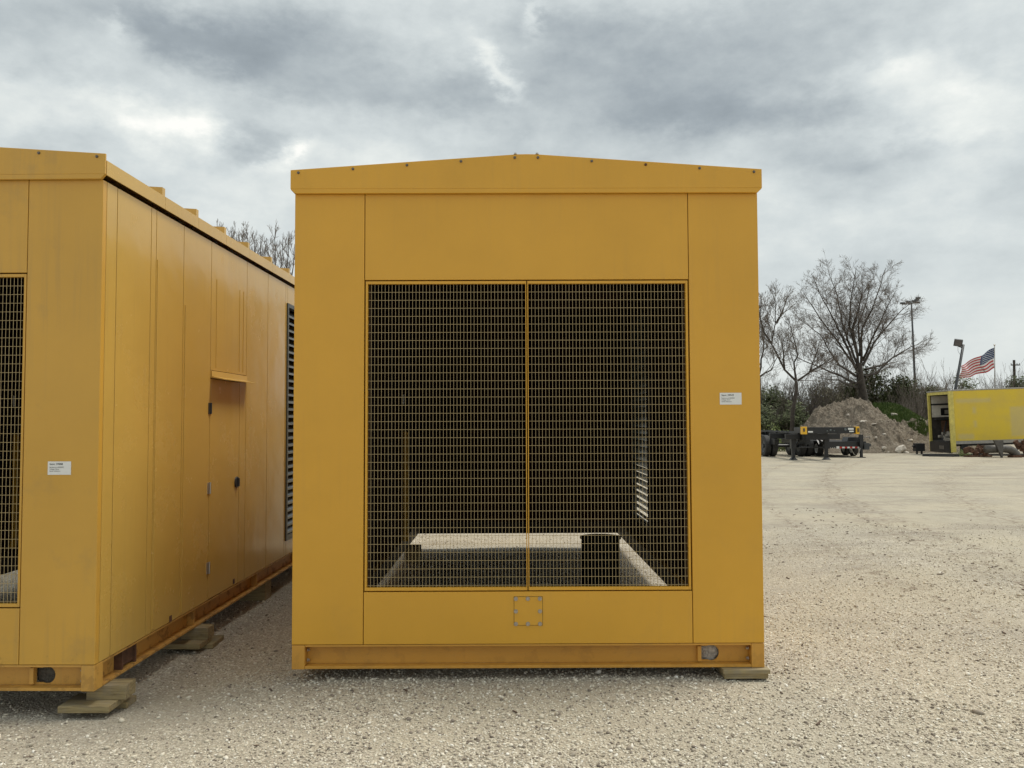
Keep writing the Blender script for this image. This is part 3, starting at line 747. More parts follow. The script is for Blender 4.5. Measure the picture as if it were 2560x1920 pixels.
# trees peeking over the left enclosure roof
Z7 = lambda x, y: (500+x/8.296, 520+y/8.296)
for k, (lims, base, lab, D) in enumerate([
    ([[(620, 1700), (560, 900), (480, 380)], [(700, 1700), (680, 900), (640, 400)], [(650, 1700), (760, 1000), (760, 560)]], (640, 2600), 'bare twiggy tree above the left enclosure roof, leftmost of three', 38),
    ([[(1080, 1700), (1020, 800), (950, 330)], [(1100, 1700), (1120, 1000), (1130, 560)], [(1150, 1700), (1250, 1100), (1260, 640)], [(1050, 1700), (920, 1000), (860, 560)]], (1080, 2600), 'bare tree over the left enclosure roof, middle of three', 38),
    ([[(1600, 1800), (1560, 900), (1570, 360)], [(1620, 1800), (1700, 1100), (1720, 620)], [(1750, 1800), (1830, 1000), (1830, 480)], [(1580, 1800), (1430, 1000), (1380, 620)], [(1780, 1800), (1950, 1200), (1960, 750)]], (1650, 2600), 'bare tree over the left enclosure roof, nearest the centre enclosure', 38)]):
    c = [[Z7(*q) for q in L] for L in lims]
    limb_tree(lab, c, D, 1.6, .045, (6, 5, 3), .26, (.7, 1.3), trunk=[Z7(*base), Z7(base[0], 2200), Z7((lims[0][0][0]+lims[-1][0][0])/2, lims[0][0][1])], tr=.10, up=.5, minr=.0075)

def shrub_meshes(name, kind, w, h, nleaf, ntw, lm, lsize):
    # returns (foliage mesh, twig mesh) in local space
    cl = [(rnd(-.8, .8)*w, rnd(-.6, .6)*w*.6, rnd(.12, .92)*h, rnd(.24, .46)*w) for _ in range(18)]
    cl = [(x, y, z*(1-.35*abs(x)/w), r) for x, y, z, r in cl]
    mb = MB()
    for _ in range(nleaf):
        x, y, z, r = random.choice(cl)
        v = Vector((random.gauss(0, 1), random.gauss(0, 1), random.gauss(0, 1))).normalized()*r*rnd(.2, 1.05)
        if kind == 'brush': v.z *= 1.6
        p = Vector((x, y, z))+v; 
        if p.z < 0: p.z = rnd(0, h*.4)
        a = Vector((rnd(-1, 1), rnd(-1, 1), rnd(-.5, 1))).normalized(); b = a.orthogonal().normalized()
        s = lsize*rnd(.6, 1.4)
        if kind == 'brush': a = Vector((rnd(-.4, .4), rnd(-.4, .4), 1)); b = b*.5
        mb.add([p-a*s-b*s*.0, p+b*s*.5, p+a*s, p-b*s*.5], [(0, 1, 2, 3)])
    tw = MB()
    for _ in range(ntw):
        x = rnd(-1, 1)*w*.8; y = rnd(-.5, .5)*w*.6
        d = Vector((x/w*.5+rnd(-.25, .25), rnd(-.3, .3), 1)); L = h*rnd(.7, 1.28)
        grow(tw, (x*.6, y, 0), d, L*.75, rnd(.012, .022), 1, 3, 3, .3, .55, 0, .14, (4, 5, 3), (.35, .55), .007)
    return mb, tw
protos = {}
def shrub(label, px, D, wid, hgt, kind, sx=1.0):
    key = kind+str(random.randint(0, 2))
    if key not in protos:
        par = {'evergreen': (m_leafd, 9000, 26, .060), 'brush': (m_leafb, 3500, 80, .045), 'mixed': (m_leafb, 8000, 50, .052), 'weeds': (m_leafg, 1500, 4, .07)}[kind]
        mb, tw = shrub_meshes(key, kind, 1.6, 3.0 if kind != 'weeds' else 1.0, par[1], par[2], par[0], par[3])
        p = W(px, 1100, D); root = thing('shrub', label, 'shrub', (p.x, p.y, float(gz(p.x, p.y))-.03), 0, 'background shrubs')
        f = mb.build('foliage', par[0], root); t = tw.build('twigs', m_twig, root)
        protos[key] = (root, f, t)
    else:
        r0, f0, t0 = protos[key]; p = W(px, 1100, D); root = r0.copy(); COL.objects.link(root); root['label'] = label
        root.location = (p.x, p.y, float(gz(p.x, p.y))-.03); root.rotation_euler = (0, 0, rnd(-.5, .5)+(math.pi if random.random() < .5 else 0))
        for q in (f0, t0): c = q.copy(); COL.objects.link(c); c.parent = root
    base_h = 3.0 if kind != 'weeds' else 1.0
    root.scale = (wid/3.2, wid/3.2, hgt/base_h)
    if kind == 'weeds': root.name = 'weed_clump'
    return root
shr = [ # px, D, width, height, kind, label
 (1905, 49, 4.2, 3.6, 'evergreen', 'dark evergreen shrub at the far left of the hedge, beside the centre enclosure'),
 (1975, 50, 4.0, 3.5, 'mixed', 'brownish shrub behind the crooked bare tree'),
 (2030, 49, 3.8, 3.9, 'brush', 'tangle of bare brush between the crooked tree and the dirt mound'),
 (1940, 53, 4.6, 4.2, 'brush', 'taller bare brush behind the leftmost evergreen shrub'),
 (2085, 53, 4.2, 4.4, 'mixed', 'olive thicket behind the left shoulder of the dirt mound'),
 (2135, 55, 4.0, 4.6, 'evergreen', 'evergreen shrub showing left of the large tree trunk'),
 (2195, 54, 4.4, 5.2, 'evergreen', 'tall evergreen shrub just right of the large tree trunk'),
 (2235, 55, 4.0, 5.0, 'mixed', 'olive shrub between the large tree and the high mast pole'),
 (2275, 53, 3.8, 4.4, 'evergreen', 'dense dark shrub at the foot of the high mast pole'),
 (2310, 51, 3.6, 4.0, 'brush', 'brown bare brush just left of the yellow truck body'),
 (2345, 57, 4.6, 5.1, 'mixed', 'rounded leafy shrub above the rear opening of the yellow truck body'),
 (2395, 56, 3.6, 3.6, 'brush', 'low bare brush behind the leaning floodlight pole'),
 (2430, 58, 4.6, 4.6, 'evergreen', 'dark shrub below the left end of the flag'),
 (2475, 57, 4.0, 3.9, 'brush', 'bare reddish brush beneath the flag hoist'),
 (2528, 58, 4.0, 4.9, 'mixed', 'shrub around the wooden utility pole'),
 (2575, 58, 4.6, 5.3, 'evergreen', 'dark shrub at the right edge of the photograph'),
 (1925, 46.5, 3.4, 2.5, 'evergreen', 'low dark shrub in front of the hedge beside the centre enclosure edge'),
 (2000, 47, 3.4, 2.7, 'evergreen', 'low dark shrub in front of the hedge left of the dirt mound'),
 (2250, 48, 3.0, 2.6, 'brush', 'brush right behind the grassy hump'),
]
for px, D, w_, h_, k_, lab in shr: shrub(lab, px, D, w_, h_, k_)
def far_wood():
    rs = random.Random(3); mb = MB()
    for k in range(26000):
        x = rs.uniform(-95, 62); y = rs.uniform(74, 84)
        top = 2.6+1.0*math.sin(x*.21)+.7*math.sin(x*.63+1)+.5*math.sin(x*1.7+2)
        z = rs.uniform(0, 1)**.8*max(1.2, top); s_ = rs.uniform(.12, .30); a = rs.uniform(0, 6.28)
        dx, dy = math.cos(a)*s_, math.sin(a)*s_; h = s_*rs.uniform(.8, 2.0); b = rs.uniform(-.2, .2)
        mb.add([(x-dx*.5, y-dy*.5, z-.1), (x+dx*.5, y+dy*.5, z), (x+b, y, z+h)], [(0, 1, 2)])
    o = mb.build('distant_wood', m_leafb); tag(o, 'low far-off belt of brown brush and trees beyond the yard', 'wood', kind='stuff')
far_wood()
shrub('bright green flowering weeds behind the chassis frame', 1948, 42.5, 2.2, 1.1, 'weeds')
shrub('bright green weeds beside the centre enclosure edge', 1905, 42, 1.8, 1.1, 'weeds')

# ------------------------------------------------------------------ dirt mound and grass hump
def prof(pts, D):
    q = [W(px, py, D) for px, py in pts]; return np.array([p.x for p in q]), np.array([p.z for p in q])
def vnoise(x, y, seed):
    r = np.random.default_rng(seed); out = np.zeros_like(x); amp = 1
    for o in range(5):
        f = .9*2**o; n = 64
        tab = r.random((n, n)); xi = x*f; yi = y*f; x0 = np.floor(xi).astype(int); y0 = np.floor(yi).astype(int); fx = xi-x0; fy = yi-y0
        fx = fx*fx*(3-2*fx); fy = fy*fy*(3-2*fy)
        g = lambda a, c: tab[a % n, c % n]
        out += amp*((g(x0, y0)*(1-fx)+g(x0+1, y0)*fx)*(1-fy)+(g(x0, y0+1)*(1-fx)+g(x0+1, y0+1)*fx)*fy-.5); amp *= .55
    return out
def hump(name, pts, D, wf, wb, seed, m, label, cat, nz=.48, power=1.25):
    X, Z = prof(pts, D); y = D+CAM.y; base = -.14
    xs = np.arange(X.min(), X.max(), .05); ts = np.linspace(-1, 1, 150)
    XX, TT = np.meshgrid(xs, ts); YY = y+np.where(TT < 0, TT*wf, TT*wb)
    H = np.interp(XX, X, Z)-base
    k = np.clip(1-np.abs(TT), 0, 1)**(1/power)
    k = 1-(1-k)**1.25
    ZZ = base+H*k + (vnoise(XX, YY, seed)*nz + vnoise(XX*6, YY*6, seed+1)*nz*.55)*np.clip(H*k*1.2, 0, 1)
    V = np.stack([XX, YY, ZZ], -1).reshape(-1, 3); nx, ny = len(xs), len(ts); i = np.arange(nx*ny).reshape(ny, nx)
    F = np.stack([i[:-1, :-1], i[:-1, 1:], i[1:, 1:], i[1:, :-1]], -1).reshape(-1, 4)
    me = bpy.data.meshes.new(name); me.from_pydata(V.tolist(), [], F.tolist()); me.materials.append(m)
    o = bpy.data.objects.new(name, me); COL.objects.link(o)
    if cat: tag(o, label, cat)
    else: o['kind'] = 'structure'
    def hz(x, yy):
        t = (yy-y)/(wf if yy < y else wb); a = max(0, np.interp(x, X, Z)-base); kk = max(0, 1-abs(t))**(1/power); kk = 1-(1-kk)**1.25
        return base+a*kk+float(vnoise(np.array([x]), np.array([yy]), seed)[0])*nz*min(1, a*kk)
    return o, hz
Z4 = lambda x, y: (1880+x/4.809, 900+y/4.809)
mound, hm = hump('dirt_mound', [Z4(x, y) for x, y in [(440, 1160), (560, 860), (620, 780), (690, 730), (790, 600), (920, 575), (950, 540), (1040, 485), (1165, 425), (1240, 450), (1330, 520), (1420, 560), (1500, 680), (1620, 780), (1760, 830), (1900, 900), (2100, 960), (2300, 1160)]], 44, 4.3, 3.5, 3, m_dirt, 'tall pile of brown earth and rubble with a pointed top behind the trailers', 'dirt mound')
low, hl = hump('dirt_mound', [Z4(x, y) for x, y in [(1150, 1180), (1300, 1000), (1400, 850), (1560, 765), (1700, 780), (1850, 800), (1960, 775), (2080, 770), (2300, 850), (2500, 1150)]], 43.2, 3.4, 3, 8, m_dirt, 'lower shoulder of loose earth right of the pointed pile, beside the yellow truck body', 'dirt mound')
m_turf = simple('turf', (.085, .105, .032), .95, var=.45, scale=5, bump=.8, bscale=20)
ghump, hg = hump('grass_mound', [Z4(x, y) for x, y in [(1180, 700), (1300, 570), (1430, 548), (1500, 540), (1700, 545), (1760, 565), (1850, 620), (1960, 680), (2060, 740), (2200, 860), (2400, 1000)]], 47, 4.5, 3, 5, m_turf, 'rounded mound overgrown with green grass behind the earth pile', 'mound', .15)
def grass_patch(label, n, xr, yr, hf, seed):
    mb = MB()
    for _ in range(n):
        x = rnd(*xr); y = rnd(*yr); z = hf(x, y)
        if z < -.05: continue
        a = rnd(0, 6.28); h = rnd(.07, .2); w = .022; dx, dy = math.cos(a)*w, math.sin(a)*w
        mb.add([(x-dx, y-dy, z-.02), (x+dx, y+dy, z-.02), (x+rnd(-.06, .06), y+rnd(-.06, .06), z+h)], [(0, 1, 2)])
    o = mb.build('grass', m_grass); tag(o, label, 'grass', kind='stuff')
gx0 = W(2170, 1000, 45).x; gx1 = W(2330, 1000, 45).x
grass_patch('green grass covering the rounded mound behind the earth pile', 16000, (gx0, gx1), (38.5, 43.5), hg, 1)
sx0 = W(2290, 1050, 42).x; sx1 = W(2330, 1050, 42).x
grass_patch('small strip of grass on the earth beside the yellow truck body', 1800, (sx0, sx1), (36.0, 37.6), hl, 2)
def rock(label, px, py, D, w, h, d, seed):
    c = W(px, py, D); r = np.random.default_rng(seed)
    D = 37.5                                    # rest the rock on the slope it lies on
    while D < 50:
        c = W(px, py, D)
        if c.z <= max(hm(c.x, c.y), hl(c.x, c.y), hg(c.x, c.y), -.10)+h*.18: break
        D += .06
    bm = bmesh.new(); bmesh.ops.create_icosphere(bm, subdivisions=2, radius=1)
    for v in bm.verts:
        v.co *= 1+float(r.normal(0, .09)); q = v.co
        q.x = math.copysign(abs(q.x)**.75, q.x)*w/2; q.y *= d/2; q.z = math.copysign(abs(q.z)**.6, q.z)*h/2
    me = bpy.data.meshes.new('rock'); bm.to_mesh(me); bm.free(); me.materials.append(m_rock)
    o = bpy.data.objects.new('rock', me); COL.objects.link(o); o.location = c; o.rotation_euler = (float(r.normal(0, .15)), float(r.normal(0, .2)), float(r.normal(0, .5)))
    tag(o, label, 'rock', 'rocks and concrete lumps on the earth pile')
for i, (x, y, D, w, h, d, lab) in enumerate([
    (1780, 1078, 39.9, .60, .32, .4, 'largest pale flat slab at the foot of the earth pile'), (1850, 1112, 39.5, .30, .13, .3, 'small pale rock touching the right foot of the largest slab'),
    (1588, 1060, 40.2, .24, .16, .2, 'pale rock left of the largest slab at the foot of the pile'), (1345, 745, 41.3, .48, .17, .4, 'flat pale slab lodged halfway up the earth pile'),
    (1460, 772, 41.2, .34, .07, .3, 'thin pale slab just right of the one halfway up the pile'), (1710, 660, 43.6, .36, .20, .3, 'grey arched concrete lump in the grass mound'),
    (1590, 895, 40.8, .24, .10, .2, 'small pale stone in the middle of the earth slope'), (1908, 965, 41.2, .22, .12, .2, 'pale stone on the slope close to the truck body'),
    (1675, 605, 44.2, .12, .09, .1, 'tiny white stone high on the grass mound'), (1640, 1110, 39.6, .14, .08, .1, 'tiny stone between the two pale rocks at the foot of the pile'),
    (1155, 660, 42.2, .16, .12, .12, 'small stone high on the front of the pointed pile'), (1490, 932, 40.6, .14, .09, .12, 'small stone on the slope right of the trailers')]):
    rock(lab, *Z4(x, y), D, w, h, d, i+20)

# ------------------------------------------------------------------ container chassis
def wheel(parent, cx, cy, cz, r, w, rim_m, axis='x', face=-1, name='wheel'):
    t = MB(); prof_ = [(-w/2, r*.62), (-w/2, r*.9), (-w*.42, r*.98), (-w*.3, r), (0, r), (w*.3, r), (w*.42, r*.98), (w/2, r*.9), (w/2, r*.62)]
    n = 28; vs = []; fs = []
    for a, rr in prof_:
        for k in range(n):
            th = 2*math.pi*k/n; vs.append((cx+a, cy+rr*math.cos(th), cz+rr*math.sin(th)))
    for i in range(len(prof_)-1):
        for k in range(n): fs.append((i*n+k, i*n+(k+1) % n, (i+1)*n+(k+1) % n, (i+1)*n+k))
    t.add(vs, fs)
    ty = t.build('tyre' if parent is None else name, m_rub, parent, smooth=False)
    rm = MB(); rm.tube([(cx+face*w*.5, cy, cz), (cx+face*w*.30, cy, cz), (cx+face*w*.30, cy, cz)], [r*.62, r*.50, r*.01], 20, caps=False)
    rm.tube([(cx+face*w*.30, cy, cz), (cx+face*w*.52, cy, cz)], r*.2, 12)
    rm.tube([(cx-face*w*.45, cy, cz), (cx-face*w*.3, cy, cz)], [r*.62, r*.62], 20)
    rm.build('rim', rim_m, ty)
    return ty
G = -.10
cy0 = CAM.y
ch = thing('container_chassis', 'long black container chassis trailer with yellow tipped front bolster and landing legs', 'trailer', (12.1, 33.8+cy0, G))
def cb(name, m, *a, bevel=.006, parent=ch):
    x0, x1, y0, y1, z0, z1 = a
    return box(name, m, parent, x0-12.1, x1-12.1, y0-(33.8+cy0), y1-(33.8+cy0), z0-G, z1-G, bevel=bevel)
Y = lambda D: D+cy0
bl, br = W(2009, 1076, 31.8), W(2143, 1076, 31.8); zt_, zb_ = W(2070, 1068, 31.8).z, W(2070, 1083.5, 31.8).z
bo = cb('front_bolster', m_black, bl.x+.12, br.x-.06, Y(31.8), Y(31.95), zb_, zt_)
m_ye = simple('bolster_yellow', (.75, .42, .02), .5, var=.15)
for a, c, nm in ((bl.x-.055, bl.x+.119, 1), (br.x-.059, br.x+.07, 2)):
    cb('bolster_end', m_ye, a, c, Y(31.76), Y(31.99), zb_-.03, zt_+.02)
cb('bolster_lock', m_darkm, bl.x-.03, bl.x+.03, Y(31.735), Y(31.758), (zb_+zt_)/2-.05, (zb_+zt_)/2+.08)
cb('bolster_lock', m_darkm, br.x-.01, br.x+.04, Y(31.735), Y(31.758), (zb_+zt_)/2-.07, (zb_+zt_)/2+.08)
Z1 = lambda x, y: (1900+x/7.373, 1020+y/7.373)
for (x0, x1, y0, y1) in ((885, 975, 425, 452), (1622, 1725, 368, 402), (1645, 1725, 418, 442)):
    a = W(*Z1(x0, y1), 31.78); c = W(*Z1(x1, y0), 31.78); cb('bolster_lettering', m_white, a.x, c.x, Y(31.775), Y(31.7795), a.z, c.z, bevel=0)
for (x, y, r) in ((1577, 393, .045), (1303, 405, .035), (1240, 422, .022), (1370, 418, .022)):
    a = W(*Z1(x, y), 31.78); mb = MB(); o_ = Vector((12.1, 33.8+cy0, G)); mb.tube([a-o_-Vector((0, .004, 0)), a-o_+Vector((0, .03, 0))], r, 14); mb.build('bolster_lamp', m_slat, ch)
# gooseneck, rails, crossmembers
for sx in (-.45, .45):
    cb('gooseneck_rail', m_black, 12.1+sx-.07, 12.1+sx+.07, Y(31.951), Y(34.2), zb_-.02, zt_-.03)
    r_ = MB(); xx = 12.13+sx-12.1; a, c = Y(33.2)-Y(33.8), Y(44)-Y(33.8)
    r_.box(xx-.09, xx+.09, a, c, 1.08, 1.10).box(xx-.09, xx+.09, a, c, .80, .82).box(xx-.01, xx+.01, a, c, .8202, 1.0798)
    for k in range(7): r_.box(xx-.085, xx+.085, a+.6+k*1.4, a+.63+k*1.4, .8204, 1.0796)
    r_.build('frame_rail', m_black, ch)
for D in (33.5, 35.5, 38.5, 41): cb('crossmember', m_black, 11.0, 13.2, Y(D), Y(D)+.1, .74, .95)
cb('landing_crossmember', m_black, W(2005, 1090, 33.3).x, W(2066, 1090, 33.3).x, Y(33.2), Y(33.35), W(2005, 1099, 33.3).z, W(2005, 1084, 33.3).z)
for px in (1983.4, 2066):
    x = W(px, 1152, 33.8).x-12.1
    l = MB().box(x-.10, x+.10, -.10, .10, .45, 1.05).box(x-.062, x+.062, -.062, .062, .10, .4498)
    l.add([(x-.15, -.13, 0.0), (x+.15, -.13, 0), (x+.15, .13, 0), (x-.15, .13, 0), (x-.06, -.06, .10), (x+.06, -.06, .10), (x+.06, .06, .10), (x-.06, .06, .10)], [(0, 3, 2, 1), (4, 5, 6, 7), (0, 1, 5, 4), (1, 2, 6, 5), (2, 3, 7, 6), (3, 0, 4, 7)])
    l.build('landing_leg', m_black, ch, .004)
br_ = MB(); xl = W(1990, 1100, 33.8).x-12.1; xr = W(2060, 1100, 33.8).x-12.1
br_.tube([(xl, 0, .50), (xr, 0, .50)], .02, 8).tube([(xr, -.05, .62), (xr-.35, .3, 1.0)], .035, 6).tube([(xl, -.05, .62), (xl+.35, .3, 1.0)], .035, 6); br_.build('leg_brace', m_black, ch)
for D in (37.0, 38.3):
    for px_c, s in ((11.42, -1), (12.98, 1)):
        for dx in (-.15, .15):
            wheel(ch, px_c+dx-12.1, D-33.8, .47, .47, .25, m_darkm, face=s)
    ax = MB().tube([(-.7, D-33.8, .47), (.9, D-33.8, .47)], .07, 10); ax.build('axle', m_black, ch)
sp = MB().box(-.75, -.55, 2.2, 5.4, .55, .78).box(.6, .8, 2.2, 5.4, .55, .78); sp.build('suspension_hanger', m_black, ch)
tl = MB().box(-.95, -.90, -.35+.2, .2, .86, .92); tl.build('marker_lamp', simple('amber_lamp', (.7, .35, .02), .3), ch)

# ------------------------------------------------------------------ flatbed trailer
tx, ty_ = 14.3, Y(35.6)
ft_ = thing('flatbed_trailer', 'low black flatbed trailer with white wheels and red and white tape behind the chassis legs', 'trailer', (tx, ty_, G))
def tb(name, m, *a, bevel=.004):
    x0, x1, y0, y1, z0, z1 = a
    return box(name, m, ft_, x0-tx, x1-tx, y0-ty_, y1-ty_, z0-G, z1-G, bevel=bevel)
tb('deck', m_black, 13.45, 15.12, Y(35.66), Y(40.2), .50, .575)
edge = tb('deck_edge', m_black, 13.45, 15.12, Y(35.55), Y(35.655), .30, .585)
mr, mw = simple('red_tape', (.45, .02, .015), .4, var=.1), m_white
a0, a1 = W(2099, 1119, 35.55).x, W(2150, 1119, 35.55).x; zt2 = W(2099, 1116.8, 35.54).z; zb2 = W(2099, 1120.8, 35.54).z
for k in range(8):
    p = a0+(a1-a0)*k/8
    q = MB().box(p-tx, p+(a1-a0)/8-.004-tx, Y(35.54)-ty_, Y(35.546)-ty_, zb2-G, zt2-G); q.build('reflective_tape', mw if k % 2 else mr, edge)
tb('frame_lamp', m_white, W(2092, 1116, 35.5).x, W(2099, 1116, 35.5).x, Y(35.53), Y(35.548), zt2-.08, zt2+.02)
for k in range(4):
    x = W(2071+k*5.2, 1118, 35.5).x; tb('frame_lamp', m_chrome, x, x+.035, Y(35.53), Y(35.548), zt2-.07, zt2-.03)
jx = W(2152.5, 1100, 35.45).x
jk = MB().box(jx-tx-.075, jx-tx+.075, -.22, -.08, W(0, 1122, 35.45).z-G, W(0, 1094, 35.45).z-G).box(jx-tx-.05, jx-tx+.05, -.20, -.10, .03, W(0, 1122, 35.45).z-G-.0005).box(jx-tx-.14, jx-tx+.14, -.26, -.04, 0, .029)
jo = jk.build('jack_stand', m_black, ft_, .003)
hd = MB().tube([(jx-tx+.08, -.15, .86), (jx-tx+.36, -.15, .88), (jx-tx+.36, -.15, .80)], .014, 6); hd.build('jack_crank', m_darkm, jo)
cp_ = MB().box(jx-tx+.1, jx-tx+.32, -.24, -.02, .34, .62).box(jx-tx+.32, W(2176, 1113, 35.5).x-tx, -.16, -.06, .47, .59); cp_.build('coupler', m_darkm, ft_, .004)
tbx = MB(); xa_, xb_ = W(2112, 1100, 36.2).x-tx, W(2143, 1100, 36.2).x-tx
tbx.prism([(xa_, .676), (xb_+.02, .676), (xb_-.03, .86), (xa_+.06, .86)], .35, .95); tbx.build('tool_box', m_black, ft_, .01)
for D in (37.1, 37.95):
    wheel(ft_, 13.62-tx+.05, D-35.6, .34, .34, .22, m_white, face=-1); wheel(ft_, 15.2-tx, D-35.6, .34, .34, .22, m_white, face=1)
fd = MB().box(13.38-tx, 13.66-tx, 1.0, 2.85, .72, .75).prism([(1.0, .72), (1.0, .75), (.72, .55), (.75, .53)], 13.38-tx, 13.66-tx, axis='x'); fd.build('fender', m_black, ft_)
for i, (p0, p1, p2) in enumerate((((1660, 735), (1740, 860), (1760, 870)), ((1850, 740), (1820, 840), (1800, 870)))):
    q = [W(*Z1(*k), 35.4)-Vector((tx, ty_, G)) for k in (p0, p1, p2)]; MB().tube(q, .014, 6).build('safety_chain', m_chrome, ft_)

# ------------------------------------------------------------------ derelict yellow truck body
Z5 = lambda x, y: (2260+x/4.367, 800+y/4.367)
vb = thing('truck_body', 'derelict faded yellow box truck body with open end resting on the ground at the right', 'truck body', (19.55, Y(37.0), -.02), rad(-6))
vb.rotation_euler = (0, rad(-1.8), rad(-6))
VL, VW, VZ0, VZ1 = 7.5, 2.45, .56, 2.84
sidew = box('side_wall', m_van, vb, .20, VL, 0, .05, VZ0, VZ1-.06)
box('far_side_wall', m_van, vb, .10, VL, VW-.05, VW, VZ0, VZ1-.06)
rv = MB()
for k in range(40): 
    rv.box(.215, .225, -.006, -.001, .62+k*.052, .632+k*.052)
rv.build('rivets', simple('dull_rivet', (.2, .15, .05), .6), sidew)
box('front_wall', m_van, vb, VL, VL+.05, 0, VW, VZ0, VZ1-.06)
m_rfs = simple('weathered_aluminium', (.34, .32, .28), .6, .3, var=.2)
box('roof', m_rfs, vb, -.02, VL+.05, -.01, VW+.01, VZ1-.058, VZ1, bevel=.01)
box('bottom_rail', m_rfs, vb, .20, VL, -.012, .04, VZ0-.14, VZ0-.002)
m_post = simple('pale_yellow_frame', (.60, .50, .12), .5, var=.2)
box('corner_post', m_post, vb, 0, .198, -.008, .10, .06, VZ1-.06, bevel=.006)
box('corner_post', m_post, vb, 0, .10, VW-.12, VW+.008, .02, VZ1-.06, bevel=.006)
box('header', m_post, vb, 0, .10, .101, VW-.121, VZ1-.19, VZ1-.06)
box('floor', m_darkm, vb, .10, VL, .05, VW-.05, VZ0-.06, VZ0)
m_ply = simple('old_plywood', (.16, .085, .05), .8, var=.4)
m_grey = simple('grey_inner_panel', (.66, .62, .54), .8, var=.15)
m_indark = simple('dark_inner_lining', (.05, .042, .034), .9, var=.4)  # dark brown for the inner walls, tone varied at random
box('inner_lining', m_indark, vb, .11, VL-.01, .051, .075, VZ0+.001, VZ1-.06); box('inner_lining', m_indark, vb, .11, VL-.01, VW-.075, VW-.051, VZ0+.001, VZ1-.06)
box('inner_bulkhead', m_indark, vb, 4.5, 4.53, .08, VW-.08, VZ0+.001, VZ1-.06)
IY = VW-.08
box('inner_panel', m_grey, vb, .15, 3.2, IY-.012, IY, 1.62, 2.18, bevel=0); box('inner_panel', m_grey, vb, .15, 3.2, IY-.012, IY, 2.26, 2.62)
box('inner_board', m_ply, vb, .55, 3.2, IY-.015, IY, VZ0+.12, 1.45)
box('shelf', m_darkm, vb, .2, 3.4, IY-.30, IY-.016, 1.50, 1.54); box('shelf', m_darkm, vb, .2, 3.4, IY-.10, IY-.016, 2.19, 2.235)
box('inner_poster', m_black, vb, .55, 1.15, IY-.02, IY-.0125, 1.70, 2.04); box('inner_poster', m_rfs, vb, .72, .95, IY-.024, IY-.0205, 1.76, 1.95)
MB().tube([(.35, IY-.5, VZ0), (.75, IY-.1, 1.4)], .03, 8).build('leaning_pole', m_darkm, vb)
jb = MB()
for k in range(14):
    jb.box(0, rnd(.2, .6), 0, rnd(.08, .3), 0, rnd(.04, .14), M=Matrix.Translation((rnd(.02, .3), rnd(.2, 1.4), VZ0+.002+k*.022)) @ Matrix.Rotation(rnd(-.6, .6), 4, 'Z'))
o = jb.build('scrap_pile', [simple('scrap_grey', (.22, .2, .17), .8, var=.5)]); 
o.matrix_world = Matrix.Translation((19.55, Y(37.0), -.02)) @ Euler((0, rad(-1.8), rad(-6))).to_matrix().to_4x4(); tag(o, 'pile of grey scrap boards lying inside the open end of the truck body', 'scrap pile')
box('rear_bumper', m_black, vb, -.04, .09, .11, VW-.13, .02, .50)
lp = MB()
for k in range(4): lp.box(-.045, -.041, .75+k*.13, .80+k*.13, .18, .34)
lp.build('bumper_lamps', m_chrome, vb)
hb_ = MB()
hb_.prism([(.55, VZ0-.141), (.9, VZ0-.141), (.7, .10), (.5, .02)], .3, .42).prism([(1.3, VZ0-.141), (1.7, VZ0-.141), (1.6, .2), (1.45, .2)], .3, .4)
hb_.box(.4, VL, .5, .62, VZ0-.25, VZ0-.061).box(.4, VL, VW-.62, VW-.5, VZ0-.25, VZ0-.061); hb_.build('subframe', m_darkm, vb)
# dark beam at its foot, winch, pipe elbow, rusty parts
a = W(2306, 1138, 36.6); c = W(2398, 1138, 36.0)
bm_ = MB(); bm_.box(0, (c-a).length, -.12, .12, 0, .10).box(.25, (c-a).length-.2, -.3, -.125, 0, .06); o = bm_.build('steel_beam', m_black, None, .006); o.location = (a.x, a.y, G); o.rotation_euler = (0, 0, math.atan2(c.y-a.y, c.x-a.x))
tag(o, 'flat black steel beam on the ground before the truck body opening', 'steel beam')
a = W(2290, 1118, 38.6); wn = MB(); wn.box(0, .42, 0, .3, 0, .36).box(.08, .14, .1, .2, -.18, 0).box(.3, .36, .1, .2, -.55, 0).tube([(-.08, .15, .22), (0, .15, .22)], .06, 10)
o = wn.build('winch_box', m_black, None, .01); o.location = (a.x, a.y, W(2290, 1128, 38.6).z); 
tag(o, 'small black winch box on legs left of the truck body opening', 'winch')
D5 = 35.2
def P5(x, y, D=D5): return W(*Z5(x, y), D)
pe = thing('pipe_elbow', 'large grey flanged pipe elbow lying on the gravel before the truck body', 'pipe', (P5(1110, 1500).x, Y(D5), G)); o_ = Vector(pe.location)
m_pipe = simple('grey_pipe', (.085, .078, .068), .55, .2, var=.35, scale=9)
MB().tube([P5(x, y)-o_ for x, y in ((890, 1410), (1000, 1408), (1090, 1405), (1150, 1412), (1195, 1435), (1222, 1465), (1230, 1490))], .17, 20).build('elbow', m_pipe, pe, smooth=True)
q0 = P5(1222, 1490)-o_; MB().box(q0.x-.24, q0.x+.14, -.2, .2, -.0, .10).build('flange', m_rust, pe, .004)
a = P5(985, 1320, 34.9); c = P5(1082, 1515, 34.9)
fl = MB(); xx0, xx1 = a.x, c.x
